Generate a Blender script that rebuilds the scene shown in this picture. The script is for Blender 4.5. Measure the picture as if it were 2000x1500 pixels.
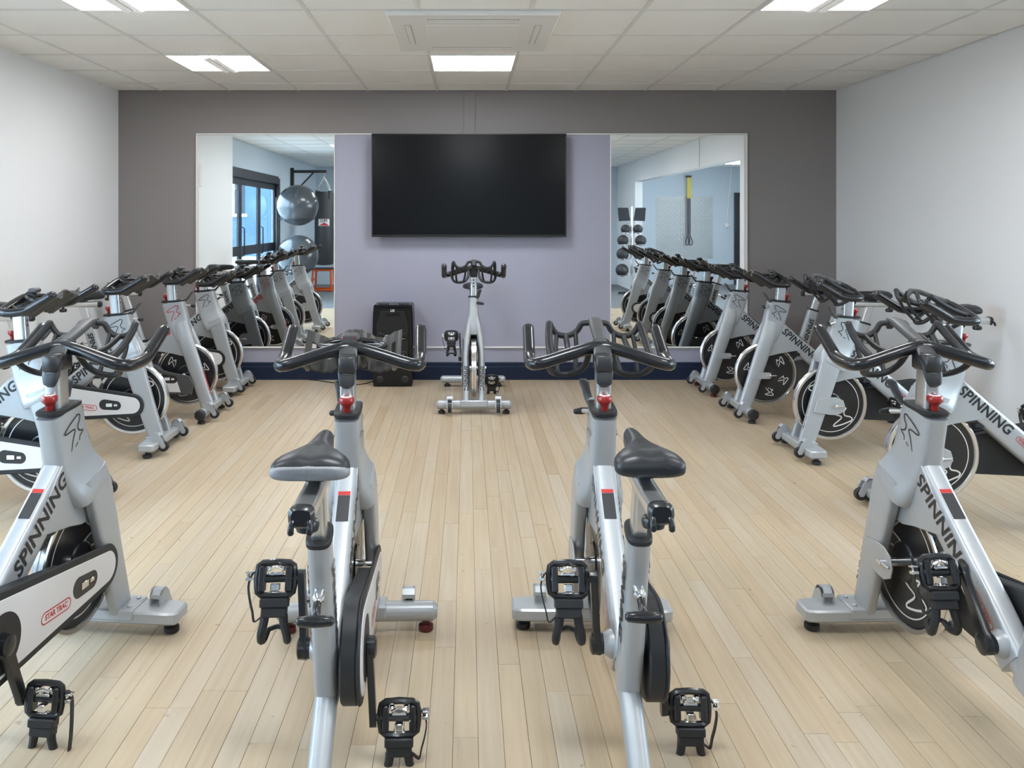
import bpy, bmesh, math, random
from mathutils import Vector, Matrix

random.seed(7)
for o in list(bpy.data.objects):
    bpy.data.objects.remove(o, do_unlink=True)
scene = bpy.context.scene
COL = scene.collection

# ------------------------------------------------------------------ camera
F_PX, CX, CY = 1623.0, 912.0, 428.0
CAM_H = 1.388
cam_data = bpy.data.cameras.new('camera')
cam_data.sensor_width = 36.0
cam_data.lens = F_PX / 2000.0 * 36.0
cam_data.shift_x = (1000.0 - CX) / 2000.0
cam_data.shift_y = -(750.0 - CY) / 2000.0
cam_data.clip_start = 0.02
cam = bpy.data.objects.new('camera', cam_data)
cam.location = (0, 0, CAM_H)
cam.rotation_euler = (math.pi / 2, 0, 0)
COL.objects.link(cam)
scene.camera = cam

# ------------------------------------------------------------------ world, exposure
world = bpy.data.worlds.new('sky')
scene.world = world
world.use_nodes = True
bg = world.node_tree.nodes['Background']
bg.inputs[0].default_value = (0.80, 0.90, 1.0, 1)
bg.inputs[1].default_value = 8.0
scene.view_settings.view_transform = 'Standard'
scene.view_settings.look = 'None'
scene.view_settings.gamma = 1.0
scene.view_settings.use_curve_mapping = False
scene.view_settings.exposure = 1.31
LAMP = 9.6          # radiance of the ceiling luminaires
try:
    scene.cycles.max_bounces = 10
    scene.cycles.diffuse_bounces = 6
    scene.cycles.glossy_bounces = 5
    scene.cycles.caustics_reflective = False
    scene.cycles.caustics_refractive = False
except Exception:
    pass

# ------------------------------------------------------------------ room measures
XL, XR = -3.02, 3.20          # side walls
YB = 7.20                     # wall with the mirrors
YR = -3.30                    # wall behind the camera
XREC = -3.21                  # recess wall with the doors
XSIDE = 6.40                  # far side of the open area on the right
HC = 2.50                     # ceiling
YL_END, YR_END = 3.67, 4.64   # where the side walls stop
WOOD_END = 1.45

# ------------------------------------------------------------------ materials
MATS = {}

def srgb(r, g, b):
    def c(v):
        v /= 255.0
        return v / 12.92 if v <= 0.04045 else ((v + 0.055) / 1.055) ** 2.4
    return (c(r), c(g), c(b), 1)

def mat(name, color, rough=0.5, metal=0.0, noise=0.0, nscale=20.0, bump=0.0, bscale=200.0, coat=0.0, spec=0.5):
    if name in MATS:
        return MATS[name]
    m = bpy.data.materials.new(name)
    m.use_nodes = True
    nt = m.node_tree
    b = nt.nodes['Principled BSDF']
    b.inputs['Base Color'].default_value = color
    b.inputs['Roughness'].default_value = rough
    b.inputs['Metallic'].default_value = metal
    b.inputs['Specular IOR Level'].default_value = spec
    if coat:
        b.inputs['Coat Weight'].default_value = coat
        b.inputs['Coat Roughness'].default_value = 0.08
    if noise or bump:
        tc = nt.nodes.new('ShaderNodeTexCoord')
    if noise:
        n = nt.nodes.new('ShaderNodeTexNoise')
        n.inputs['Scale'].default_value = nscale
        n.inputs['Detail'].default_value = 4
        nt.links.new(tc.outputs['Object'], n.inputs['Vector'])
        mx = nt.nodes.new('ShaderNodeMix')
        mx.data_type = 'RGBA'
        lo = tuple(max(0, c * (1 - noise)) for c in color[:3]) + (1,)
        hi = tuple(min(1, c * (1 + noise)) for c in color[:3]) + (1,)
        mx.inputs[6].default_value = lo
        mx.inputs[7].default_value = hi
        nt.links.new(n.outputs['Fac'], mx.inputs[0])
        nt.links.new(mx.outputs[2], b.inputs['Base Color'])
    if bump:
        n2 = nt.nodes.new('ShaderNodeTexNoise')
        n2.inputs['Scale'].default_value = bscale
        nt.links.new(tc.outputs['Object'], n2.inputs['Vector'])
        bp = nt.nodes.new('ShaderNodeBump')
        bp.inputs['Strength'].default_value = bump
        bp.inputs['Distance'].default_value = 0.002
        nt.links.new(n2.outputs['Fac'], bp.inputs['Height'])
        nt.links.new(bp.outputs['Normal'], b.inputs['Normal'])
    MATS[name] = m
    return m

def emit_mat(name, color, strength):
    m = bpy.data.materials.new(name)
    m.use_nodes = True
    b = m.node_tree.nodes['Principled BSDF']
    b.inputs['Base Color'].default_value = (0.8, 0.8, 0.8, 1)
    b.inputs['Emission Color'].default_value = color
    b.inputs['Emission Strength'].default_value = strength
    MATS[name] = m
    return m

def wood_mat():
    m = bpy.data.materials.new('maple_strip')
    m.use_nodes = True
    nt = m.node_tree
    b = nt.nodes['Principled BSDF']
    at = nt.nodes.new('ShaderNodeAttribute'); at.attribute_name = 'tone'
    rp = nt.nodes.new('ShaderNodeValToRGB')
    e = rp.color_ramp.elements
    e[0].position = 0.0; e[0].color = (0.42, 0.31, 0.20, 1)
    e[1].position = 1.0; e[1].color = (0.525, 0.446, 0.34, 1)
    for p, c in ((0.08, (0.485, 0.378, 0.253, 1)), (0.3, (0.50, 0.395, 0.27, 1)), (0.5, (0.505, 0.412, 0.295, 1)), (0.75, (0.525, 0.413, 0.275, 1))):
        k = e.new(p); k.color = c
    nt.links.new(at.outputs['Fac'], rp.inputs[0])
    geo = nt.nodes.new('ShaderNodeNewGeometry')
    mp = nt.nodes.new('ShaderNodeMapping'); mp.inputs['Scale'].default_value = (60, 2.2, 1)
    nt.links.new(geo.outputs['Position'], mp.inputs[0])
    ofs = nt.nodes.new('ShaderNodeVectorMath'); ofs.operation = 'ADD'
    sc = nt.nodes.new('ShaderNodeMath'); sc.operation = 'MULTIPLY'; sc.inputs[1].default_value = 37.0
    nt.links.new(at.outputs['Fac'], sc.inputs[0])
    cmb = nt.nodes.new('ShaderNodeCombineXYZ')
    nt.links.new(sc.outputs[0], cmb.inputs[2])
    nt.links.new(mp.outputs[0], ofs.inputs[0]); nt.links.new(cmb.outputs[0], ofs.inputs[1])
    n = nt.nodes.new('ShaderNodeTexNoise'); n.inputs['Scale'].default_value = 1.0; n.inputs['Detail'].default_value = 6
    nt.links.new(ofs.outputs[0], n.inputs['Vector'])
    r2 = nt.nodes.new('ShaderNodeValToRGB')
    r2.color_ramp.elements[0].position = 0.3; r2.color_ramp.elements[0].color = (0.89, 0.86, 0.82, 1)
    r2.color_ramp.elements[1].position = 0.62; r2.color_ramp.elements[1].color = (1, 1, 1, 1)
    nt.links.new(n.outputs['Fac'], r2.inputs[0])
    mu = nt.nodes.new('ShaderNodeMix'); mu.data_type = 'RGBA'; mu.blend_type = 'MULTIPLY'
    mu.inputs[0].default_value = 1.0
    nt.links.new(rp.outputs[0], mu.inputs[6]); nt.links.new(r2.outputs[0], mu.inputs[7])
    # small dark scuffs and knots
    n3 = nt.nodes.new('ShaderNodeTexNoise'); n3.inputs['Scale'].default_value = 23.0; n3.inputs['Detail'].default_value = 3
    nt.links.new(geo.outputs['Position'], n3.inputs['Vector'])
    r3 = nt.nodes.new('ShaderNodeValToRGB')
    r3.color_ramp.elements[0].position = 0.70; r3.color_ramp.elements[0].color = (1, 1, 1, 1)
    r3.color_ramp.elements[1].position = 0.76; r3.color_ramp.elements[1].color = (0.62, 0.55, 0.48, 1)
    nt.links.new(n3.outputs['Fac'], r3.inputs[0])
    mu2 = nt.nodes.new('ShaderNodeMix'); mu2.data_type = 'RGBA'; mu2.blend_type = 'MULTIPLY'
    mu2.inputs[0].default_value = 0.9
    nt.links.new(mu.outputs[2], mu2.inputs[6]); nt.links.new(r3.outputs[0], mu2.inputs[7])
    nt.links.new(mu2.outputs[2], b.inputs['Base Color'])
    b.inputs['Roughness'].default_value = 0.42
    b.inputs['Specular IOR Level'].default_value = 0.4
    MATS['maple'] = m
    return m

def glass_mat(name='door_glass', tint=(0.72, 0.80, 0.86, 1)):
    m = bpy.data.materials.new(name)
    m.use_nodes = True
    nt = m.node_tree
    nt.nodes.remove(nt.nodes['Principled BSDF'])
    out = nt.nodes['Material Output']
    tr = nt.nodes.new('ShaderNodeBsdfTransparent'); tr.inputs[0].default_value = tint
    gl = nt.nodes.new('ShaderNodeBsdfGlossy'); gl.inputs['Roughness'].default_value = 0.02
    lw = nt.nodes.new('ShaderNodeLayerWeight'); lw.inputs['Blend'].default_value = 0.5
    pw = nt.nodes.new('ShaderNodeMath'); pw.operation = 'POWER'; pw.inputs[1].default_value = 5.0
    fr = nt.nodes.new('ShaderNodeMath'); fr.operation = 'MULTIPLY_ADD'; fr.inputs[1].default_value = 0.7; fr.inputs[2].default_value = 0.04
    nt.links.new(lw.outputs['Facing'], pw.inputs[0]); nt.links.new(pw.outputs[0], fr.inputs[0])
    mx = nt.nodes.new('ShaderNodeMixShader')
    nt.links.new(fr.outputs[0], mx.inputs[0]); nt.links.new(tr.outputs[0], mx.inputs[1]); nt.links.new(gl.outputs[0], mx.inputs[2])
    nt.links.new(mx.outputs[0], out.inputs['Surface'])
    MATS[name] = m
    return m

wood_mat(); glass_mat(); glass_mat('window_glass', (0.74, 0.77, 0.78, 1))
mat('subfloor', (0.24, 0.17, 0.10, 1), 0.9, noise=0.2)
mat('rubber_floor', srgb(112, 116, 120), 0.8, noise=0.15, nscale=60)
mat('wall_white', (0.80, 0.80, 0.80, 1), 0.75, noise=0.012, nscale=2.0, bump=0.05, bscale=90)
mat('wall_blue', srgb(198, 208, 216), 0.75, noise=0.02, nscale=3.0)
mat('wall_grey', srgb(136, 130, 129), 0.75, noise=0.02, nscale=3.0, bump=0.04, bscale=90)
mat('wall_lilac', srgb(160, 160, 176), 0.7, noise=0.02, nscale=2.5)
mat('navy', srgb(28, 39, 62), 0.6, noise=0.05, spec=0.25)
mat('trim_white', (0.78, 0.77, 0.75, 1), 0.5)
mat('tile', (0.90, 0.885, 0.85, 1), 0.9, noise=0.025, nscale=3.0, bump=0.25, bscale=160)
mat('tee', (0.74, 0.73, 0.70, 1), 0.6)
mat('plastic_white', (0.80, 0.79, 0.76, 1), 0.5)
mat('plastic_dark', (0.16, 0.16, 0.15, 1), 0.7)  # dark plastic of the mirror backing
mat('outlet_grey', (0.50, 0.49, 0.47, 1), 0.7)
mat('mirror', (0.90, 0.93, 0.93, 1), 0.012, 1.0)
mat('frame_silver', (0.43, 0.45, 0.465, 1), 0.38, 0.30, noise=0.03, nscale=6.0, coat=0.2)
mat('alu', (0.66, 0.66, 0.65, 1), 0.30, 0.9, noise=0.05, nscale=30.0)
mat('chrome', (0.82, 0.82, 0.83, 1), 0.13, 1.0)
mat('rim_metal', (0.72, 0.71, 0.70, 1), 0.22, 0.95)
mat('black_gloss', (0.012, 0.013, 0.015, 1), 0.30, coat=0.2, noise=0.2)
mat('black_matte', (0.015, 0.016, 0.018, 1), 0.5, noise=0.15)
mat('bar_grip', (0.010, 0.011, 0.014, 1), 0.24, coat=0.2)
mat('rest_grey', (0.045, 0.044, 0.042, 1), 0.38, noise=0.1)
mat('stem_black', (0.030, 0.031, 0.033, 1), 0.36, noise=0.1)
mat('rubber_grey', (0.075, 0.076, 0.078, 1), 0.45, noise=0.1)
mat('saddle_black', (0.020, 0.022, 0.026, 1), 0.36, noise=0.1, bump=0.1, bscale=500)
mat('saddle_grey', (0.27, 0.28, 0.295, 1), 0.42, noise=0.05)
mat('saddle_print', (0.36, 0.37, 0.385, 1), 0.45)
mat('decal_black', (0.02, 0.02, 0.022, 1), 0.4)
mat('decal_brown', (0.055, 0.048, 0.042, 1), 0.4)
mat('decal_red', srgb(196, 40, 36), 0.45)
mat('decal_white', (0.78, 0.77, 0.74, 1), 0.5)
mat('knob_red', srgb(150, 30, 26), 0.3, coat=0.4)
mat('pad_red', (0.10, 0.012, 0.012, 1), 0.4)
mat('guard_white', (0.70, 0.69, 0.69, 1), 0.4)
mat('tv_screen', (0.003, 0.003, 0.0035, 1), 0.19, spec=0.30)
mat('tv_bezel', (0.012, 0.012, 0.013, 1), 0.35)
mat('speaker_black', (0.005, 0.0055, 0.007, 1), 0.25, spec=0.4)
mat('speaker_mesh', (0.008, 0.008, 0.010, 1), 0.30, bump=0.2, bscale=600)
mat('label_yellow', srgb(222, 214, 120), 0.5)
mat('ball_grey', (0.06, 0.065, 0.07, 1), 0.22, coat=0.3)
mat('bag_black', (0.03, 0.031, 0.033, 1), 0.45)
mat('orange', srgb(226, 92, 28), 0.4)
mat('yellow', srgb(236, 206, 40), 0.6)
mat('steel_plate', (0.38, 0.385, 0.38, 1), 0.45, 0.6, noise=0.05)
mat('door_red', srgb(176, 96, 76), 0.5)
mat('door_dark', srgb(30, 33, 40), 0.45)
mat('outside_render', srgb(66, 92, 112), 0.8)
mat('outside_ground', srgb(176, 178, 178), 0.9, noise=0.1)
emit_mat('lamp_warm', (0.985, 0.99, 1.0, 1), LAMP)
emit_mat('lamp_cool', (0.90, 0.95, 1.0, 1), LAMP * 1.15)
emit_mat('lamp_basket', (1.0, 0.99, 0.97, 1), 0.08)
emit_mat('led_red', (1.0, 0.08, 0.04, 1), 1.5)

# ------------------------------------------------------------------ mesh helpers
def finish(name, verts, faces, material, smooth=35):
    me = bpy.data.meshes.new(name)
    me.from_pydata([tuple(v) for v in verts], [], faces)
    bm = bmesh.new(); bm.from_mesh(me)
    bmesh.ops.recalc_face_normals(bm, faces=bm.faces)
    bm.to_mesh(me); bm.free()
    if smooth:
        me.polygons.foreach_set('use_smooth', [True] * len(me.polygons))
        me.set_sharp_from_angle(angle=math.radians(smooth))
    if material:
        me.materials.append(MATS[material])
    return me

class Geo:
    """collects vertices and faces of one part"""
    def __init__(self):
        self.v = []; self.f = []
    def add(self, verts, faces):
        b = len(self.v)
        self.v += [Vector(p) for p in verts]
        self.f += [tuple(i + b for i in q) for q in faces]
        return self
    def box(self, x0, x1, y0, y1, z0, z1, bev=0.0):
        if bev <= 0:
            vs = [(x, y, z) for z in (z0, z1) for y in (y0, y1) for x in (x0, x1)]
            return self.add(vs, [(0, 2, 3, 1), (4, 5, 7, 6), (0, 1, 5, 4), (2, 6, 7, 3), (0, 4, 6, 2), (1, 3, 7, 5)])
        b = bev
        out = [(x0 + b, y0), (x1 - b, y0), (x1, y0 + b), (x1, y1 - b), (x1 - b, y1), (x0 + b, y1), (x0, y1 - b), (x0, y0 + b)]
        ins = [(x0 + 1.6 * b, y0 + b), (x1 - 1.6 * b, y0 + b), (x1 - b, y0 + 1.6 * b), (x1 - b, y1 - 1.6 * b),
               (x1 - 1.6 * b, y1 - b), (x0 + 1.6 * b, y1 - b), (x0 + b, y1 - 1.6 * b), (x0 + b, y0 + 1.6 * b)]
        rings = [[(x, y, z0) for x, y in ins], [(x, y, z0 + b) for x, y in out], [(x, y, z1 - b) for x, y in out], [(x, y, z1) for x, y in ins]]
        return self.loft(rings)
    def loft(self, rings, cap=True, closed=True):
        n = len(rings[0]); vs = [p for r in rings for p in r]; fs = []
        for i in range(len(rings) - 1):
            for j in range(n if closed else n - 1):
                k = (j + 1) % n
                fs.append((i * n + j, i * n + k, (i + 1) * n + k, (i + 1) * n + j))
        if cap:
            fs.append(tuple(range(n - 1, -1, -1)))
            fs.append(tuple((len(rings) - 1) * n + j for j in range(n)))
        return self.add(vs, fs)
    def tube(self, pts, r, seg=10, sub=0, closed=False):
        P = [Vector(p) for p in pts]
        if sub:
            P = catmull(P, sub, closed)
        n = len(P)
        rr = r if isinstance(r, (list, tuple)) else [r] * n
        if len(rr) != n:
            m = len(rr)
            rr = [rr[min(m - 1, int(i * (m - 1) / (n - 1)))] + (rr[min(m - 1, int(i * (m - 1) / (n - 1)) + 1)] - rr[min(m - 1, int(i * (m - 1) / (n - 1)))]) * ((i * (m - 1) / (n - 1)) % 1) for i in range(n)]
        rings = []
        t0 = None; nrm = None
        for i in range(n):
            a = P[(i - 1) % n] if (closed or i > 0) else P[i]
            b = P[(i + 1) % n] if (closed or i < n - 1) else P[i]
            t = (b - a).normalized()
            if nrm is None:
                up = Vector((0, 0, 1)) if abs(t.z) < 0.9 else Vector((1, 0, 0))
                nrm = t.cross(up).normalized()
            else:
                q = t0.rotation_difference(t)
                nrm = (q @ nrm).normalized()
            t0 = t
            bn = t.cross(nrm).normalized()
            rings.append([P[i] + nrm * (math.cos(2 * math.pi * k / seg) * rr[i]) + bn * (math.sin(2 * math.pi * k / seg) * rr[i]) for k in range(seg)])
        if closed:
            rings.append(rings[0])
            return self.loft(rings, cap=False)
        # rounded ends
        ta = (P[0] - P[1]).normalized(); tb = (P[-1] - P[-2]).normalized()
        ra = [P[0] + (p - P[0]) * 0.6 + ta * rr[0] * 0.45 for p in rings[0]]
        rb = [P[-1] + (p - P[-1]) * 0.6 + tb * rr[-1] * 0.45 for p in rings[-1]]
        return self.loft([ra] + rings + [rb])
    def lathe(self, prof, axis_o, axis='Y', seg=32, cap=True):
        """prof: list of (radius, offset along axis)"""
        o = Vector(axis_o); rings = []
        for r, h in prof:
            ring = []
            for k in range(seg):
                a = 2 * math.pi * k / seg
                c, s = math.cos(a) * r, math.sin(a) * r
                if axis == 'Y': p = Vector((c, h, s))
                elif axis == 'Z': p = Vector((c, s, h))
                else: p = Vector((h, c, s))
                ring.append(o + p)
            rings.append(ring)
        return self.loft(rings, cap=cap)
    def prism(self, outline, a0, a1, plane='XZ', bev=0.0):
        """polygon in a plane, extruded along the third axis from a0 to a1"""
        def mk(p, h):
            if plane == 'XZ': return Vector((p[0], h, p[1]))
            if plane == 'YZ': return Vector((h, p[0], p[1]))
            return Vector((p[0], p[1], h))
        if bev:
            ins = inset(outline, bev)
            s = 1 if a1 > a0 else -1
            rings = [[mk(p, a0) for p in ins], [mk(p, a0 + s * bev) for p in outline], [mk(p, a1 - s * bev) for p in outline], [mk(p, a1) for p in ins]]
        else:
            rings = [[mk(p, a0) for p in outline], [mk(p, a1) for p in outline]]
        return self.loft(rings)
    def xf(self, mtx):
        self.v = [mtx @ p for p in self.v]; return self
    def mesh(self, name, material, smooth=35):
        return finish(name, self.v, self.f, material, smooth)

def inset(poly, d):
    n = len(poly)
    area = sum(poly[i][0] * poly[(i + 1) % n][1] - poly[(i + 1) % n][0] * poly[i][1] for i in range(n))
    s = 1 if area > 0 else -1
    out = []
    for i in range(n):
        p0, p1, p2 = Vector(poly[i - 1]), Vector(poly[i]), Vector(poly[(i + 1) % n])
        e1 = (p1 - p0).normalized(); e2 = (p2 - p1).normalized()
        n1 = Vector((-e1.y, e1.x)) * s; n2 = Vector((-e2.y, e2.x)) * s
        m = (n1 + n2)
        if m.length < 1e-6: m = n1
        m.normalize()
        k = d / max(0.35, m.dot(n1))
        out.append((p1.x + m.x * k, p1.y + m.y * k))
    return out

def catmull(P, sub, closed=False):
    P = [Vector(p) for p in P]
    n = len(P); out = []
    rng = n if closed else n - 1
    for i in range(rng):
        if closed:
            a, b, c, d = P[(i - 1) % n], P[i], P[(i + 1) % n], P[(i + 2) % n]
        else:
            b, c = P[i], P[i + 1]
            a = P[i - 1] if i > 0 else b + (b - c)
            d = P[i + 2] if i + 2 < n else c + (c - b)
        for k in range(sub):
            t = k / sub
            out.append(0.5 * ((2 * b) + (c - a) * t + (2 * a - 5 * b + 4 * c - d) * t * t + (3 * b - a - 3 * c + d) * t ** 3))
    if not closed:
        out.append(P[-1])
    return out

def superellipse(a, b, e, n=24):
    pts = []
    for k in range(n):
        t = 2 * math.pi * (k + 0.5) / n
        c, s = math.cos(t), math.sin(t)
        pts.append((a * math.copysign(abs(c) ** (2.0 / e), c), b * math.copysign(abs(s) ** (2.0 / e), s)))
    return pts

def member(stations, e=4.0, n=24, y=0.0):
    """frame tube whose axis lies in the XZ plane. stations: (x, z, half_in_plane, half_across[, y])"""
    g = Geo(); rings = []
    m = len(stations)
    for i, st in enumerate(stations):
        x, z, a, b = st[:4]
        yy = st[4] if len(st) > 4 else y
        p = stations[max(0, i - 1)]; q = stations[min(m - 1, i + 1)]
        t = Vector((q[0] - p[0], q[1] - p[1])).normalized()
        nr = Vector((-t.y, t.x))
        rings.append([Vector((x + nr.x * u, yy + w, z + nr.y * u)) for u, w in superellipse(a, b, e, n)])
    return g.loft(rings)

def circle_pts(cx, cy, r, n=16, a0=0, a1=2 * math.pi):
    return [(cx + r * math.cos(a0 + (a1 - a0) * k / n), cy + r * math.sin(a0 + (a1 - a0) * k / n)) for k in range(n)]

def hull(pts):
    pts = sorted(set((round(p[0], 6), round(p[1], 6)) for p in pts))
    def half(ps):
        h = []
        for p in ps:
            while len(h) > 1 and (h[-1][0] - h[-2][0]) * (p[1] - h[-2][1]) - (h[-1][1] - h[-2][1]) * (p[0] - h[-2][0]) <= 0:
                h.pop()
            h.append(p)
        return h[:-1]
    return half(pts) + half(pts[::-1])

CACHE = {}
def M(key, fn):
    if key not in CACHE:
        CACHE[key] = fn()
    return CACHE[key]

def text_geo(s, size, bold=0.0, shear=0.0, space=1.0):
    cu = bpy.data.curves.new('txt', 'FONT')
    cu.body = s; cu.size = size; cu.offset = bold; cu.shear = shear; cu.space_character = space
    cu.align_x = 'CENTER'; cu.align_y = 'CENTER'; cu.resolution_u = 3
    ob = bpy.data.objects.new('txt', cu); COL.objects.link(ob)
    dg = bpy.context.evaluated_depsgraph_get()
    me = bpy.data.meshes.new_from_object(ob.evaluated_get(dg))
    g = Geo().add([v.co.copy() for v in me.vertices], [tuple(p.vertices) for p in me.polygons])
    bpy.data.objects.remove(ob, do_unlink=True); bpy.data.curves.remove(cu); bpy.data.meshes.remove(me)
    return g

def place(g, origin, u, v):
    """put flat art drawn in (x, y) on the plane through origin spanned by u and v"""
    o, u, v = Vector(origin), Vector(u), Vector(v)
    g.v = [o + u * p.x + v * p.y for p in g.v]
    return g

def ribbon(g, pts, w, sub=4):
    P = catmull([Vector((p[0], p[1], 0)) for p in pts], sub)
    n = len(P); L = []; R = []
    for i in range(n):
        a, b = P[max(0, i - 1)], P[min(n - 1, i + 1)]
        t = (b - a).normalized(); q = Vector((-t.y, t.x, 0)) * w * 0.5
        L.append(P[i] + q); R.append(P[i] - q)
    g.add(L + R, [(i, i + 1, n + i + 1, n + i) for i in range(n - 1)])

def rider_logo(size, w):
    g = Geo()
    for s in ([(.78, .97), (.40, .88), (.05, .74), (.10, .66), (.55, .60), (.38, .32), (.20, .0)],
              [(.74, .99), (.90, .93), (.86, .78), (.72, .62), (.78, .45), (.96, .37), (.76, .27), (.70, .14)],
              [(.44, .06), (.60, .13)]):
        ribbon(g, [((x - .5) * size, (y - .5) * size) for x, y in s], w)
    return g

# ------------------------------------------------------------------ object helpers
def obj(name, mesh, parent=None, loc=None, kind=None, label=None):
    o = bpy.data.objects.new(name, mesh)
    COL.objects.link(o)
    if parent: o.parent = parent
    if loc: o.location = loc
    if kind: o['kind'] = kind
    if label: o['label'] = label
    return o

def thing(name, label, cat, loc=(0, 0, 0), rz=0.0, group=None, scale=1.0):
    o = bpy.data.objects.new(name, None)
    COL.objects.link(o)
    o.empty_display_size = 0.1
    o.location = loc; o.rotation_euler = (0, 0, rz); o.scale = (scale,) * 3
    o['label'] = label; o['category'] = cat
    if group: o['group'] = group
    return o

def tag(o, label, cat, group=None):
    o['label'] = label; o['category'] = cat
    if group: o['group'] = group
    return o

def boxm(name, x0, x1, y0, y1, z0, z1, m, bev=0.0):
    return Geo().box(x0, x1, y0, y1, z0, z1, bev).mesh(name, m, 30 if bev else 0)

# ================================================================== STRUCTURE
# ---- floor: dark bed, maple strips as parts
floor = obj('floor', boxm('floor_bed', XREC, XR, WOOD_END, YB, -0.06, -0.0135, 'subfloor'), kind='structure')
PW = 0.0675
planks = []
x = XREC
rnd = random.Random(11)
while x < XR - 0.005:
    x1 = min(x + PW, XR)
    y = WOOD_END - rnd.uniform(0, 0.9)
    while y < YB:
        L = rnd.choice((0.35, 0.5, 0.62, 0.75, 0.9, 1.05, 1.2, 1.4, 1.7)) * rnd.uniform(0.9, 1.1)
        ya, yb = max(y, WOOD_END), min(y + L, YB)
        if yb - ya > 0.03 and not (yb < YL_END and x1 < XREC):
            planks.append([x, x1, ya, yb, rnd.uniform(0.12, 1.0) if rnd.random() > 0.03 else rnd.uniform(0, 0.1), rnd.uniform(-0.0004, 0.0003)])
        y += L
    x = x1

def plank_geo(p, rel=True):
    x0, x1, y0, y1, tone, dz = p
    g = 0.0004
    cx, cy = ((x0 + x1) / 2, (y0 + y1) / 2) if rel else (0, 0)
    b = 0.0006
    z1 = dz; z0 = -0.0135
    xa, xb, ya, yb = x0 + g - cx, x1 - g - cx, y0 + g - cy, y1 - g - cy
    vs = [(xa, ya, z0), (xb, ya, z0), (xb, yb, z0), (xa, yb, z0),
          (xa, ya, z1 - b), (xb, ya, z1 - b), (xb, yb, z1 - b), (xa, yb, z1 - b),
          (xa + b, ya + b, z1), (xb - b, ya + b, z1), (xb - b, yb - b, z1), (xa + b, yb - b, z1)]
    fs = [(0, 1, 5, 4), (1, 2, 6, 5), (2, 3, 7, 6), (3, 0, 4, 7), (4, 5, 9, 8), (5, 6, 10, 9), (6, 7, 11, 10), (7, 4, 8, 11), (8, 9, 10, 11)]
    return vs, fs

def tone_attr(me, vals):
    a = me.attributes.new('tone', 'FLOAT', 'POINT')
    a.data.foreach_set('value', vals)

def shown(p):
    x0, x1, y0, y1 = p[:4]
    yy0 = max(y0, 2.12)
    if y1 <= yy0: return 0.0
    ym = (yy0 + y1) / 2
    px = CX + F_PX * (x0 + x1) / 2 / ym
    if px < -20 or px > 2020: return 0.0
    return (x1 - x0) * (y1 - yy0) / ym ** 3
planks.sort(key=shown, reverse=True)
for p in planks[:300]:
    vs, fs = plank_geo(p)
    me = bpy.data.meshes.new('plank'); me.from_pydata(vs, [], fs); me.materials.append(MATS['maple'])
    tone_attr(me, [p[4]] * len(vs))
    obj('plank', me, floor, ((p[0] + p[1]) / 2, (p[2] + p[3]) / 2, 0))
V, Fc, T = [], [], []
for p in planks[300:]:
    vs, fs = plank_geo(p, False); b = len(V)
    V += vs; Fc += [tuple(i + b for i in f) for f in fs]; T += [p[4]] * len(vs)
me = bpy.data.meshes.new('plank_field'); me.from_pydata(V, [], Fc); me.materials.append(MATS['maple']); tone_attr(me, T)
obj('plank_field', me, floor, kind='stuff')
obj('floor_gym', boxm('floor_gym', XREC, XSIDE, YR, WOOD_END, -0.06, -0.001, 'rubber_floor'), kind='structure')
obj('floor_side', boxm('floor_side', XR, XSIDE, WOOD_END, YR_END, -0.06, -0.001, 'rubber_floor'), kind='structure')

# ---- walls
T_ = 0.12
obj('wall_back', boxm('wall_back', XL - T_, XR + T_, YB, YB + T_, -0.06, HC + 0.2, 'wall_grey'), kind='structure')
wb = bpy.data.objects['wall_back']
obj('centre_panel', boxm('centre_panel', -1.14, 1.237, YB - 0.006, YB, 0.28, 2.118, 'wall_lilac'), wb)
obj('lower_panel', boxm('lower_panel', -2.335, 2.417, YB - 0.005, YB, 0.15, 0.272, 'wall_lilac'), wb)
obj('cable_cover', boxm('cable_cover', -0.027, 0.071, YB - 0.008, YB, 2.118, HC, 'wall_grey', 0.002), wb)
obj('panel_seam', boxm('panel_seam', 0.040, 0.052, YB - 0.008, YB - 0.004, 0.95, 1.23, 'wall_lilac', 0.001), wb)
obj('wall_left', boxm('wall_left', XREC - 0.05, XL, YL_END, YB, -0.06, HC + 0.2, 'wall_white'), kind='structure')
obj('wall_right', boxm('wall_right', XR, XR + 0.14, YR_END, YB, -0.06, HC + 0.2, 'wall_white'), kind='structure')
obj('wall_header', boxm('wall_header', XR, XR + 0.14, -1.43, YR_END, 2.10, HC + 0.2, 'wall_white'), kind='structure')
obj('wall_pier', boxm('wall_pier', XR, XR + 0.14, YR, -1.43, -0.06, HC + 0.2, 'wall_white'), kind='structure')
obj('trim_header', boxm('trim_header', XR - 0.012, XR, 2.90, 2.96, 2.10, HC, 'trim_white'), kind='structure')
# wall with the doors, in the recess behind the camera
DY0, DY1, DZ = 0.20, 3.60, 2.08
g = Geo().box(XREC - T_, XREC, YR, DY0, -0.06, HC + 0.2).box(XREC - T_, XREC, DY0, DY1, DZ, HC + 0.2).box(XREC - T_, XREC, DY1, YL_END, -0.06, HC + 0.2)
obj('wall_doors', g.mesh('wall_doors', 'wall_blue', 0), kind='structure')
obj('wall_rear', boxm('wall_rear', XREC - T_, XSIDE + T_, YR - T_, YR, -0.06, HC + 0.2, 'wall_blue'), kind='structure')
ADDED_WIN = [(0.3, 2.2), (2.4, 4.3)]      # added unseen glazing, lets daylight in from the far side
WZ0, WZ1 = 0.55, 2.30
g = Geo().box(XSIDE, XSIDE + T_, YR, YR_END + T_, -0.06, WZ0).box(XSIDE, XSIDE + T_, YR, YR_END + T_, WZ1, HC + 0.2)
edges = [YR] + [v for w in ADDED_WIN for v in w] + [YR_END + T_]
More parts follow.
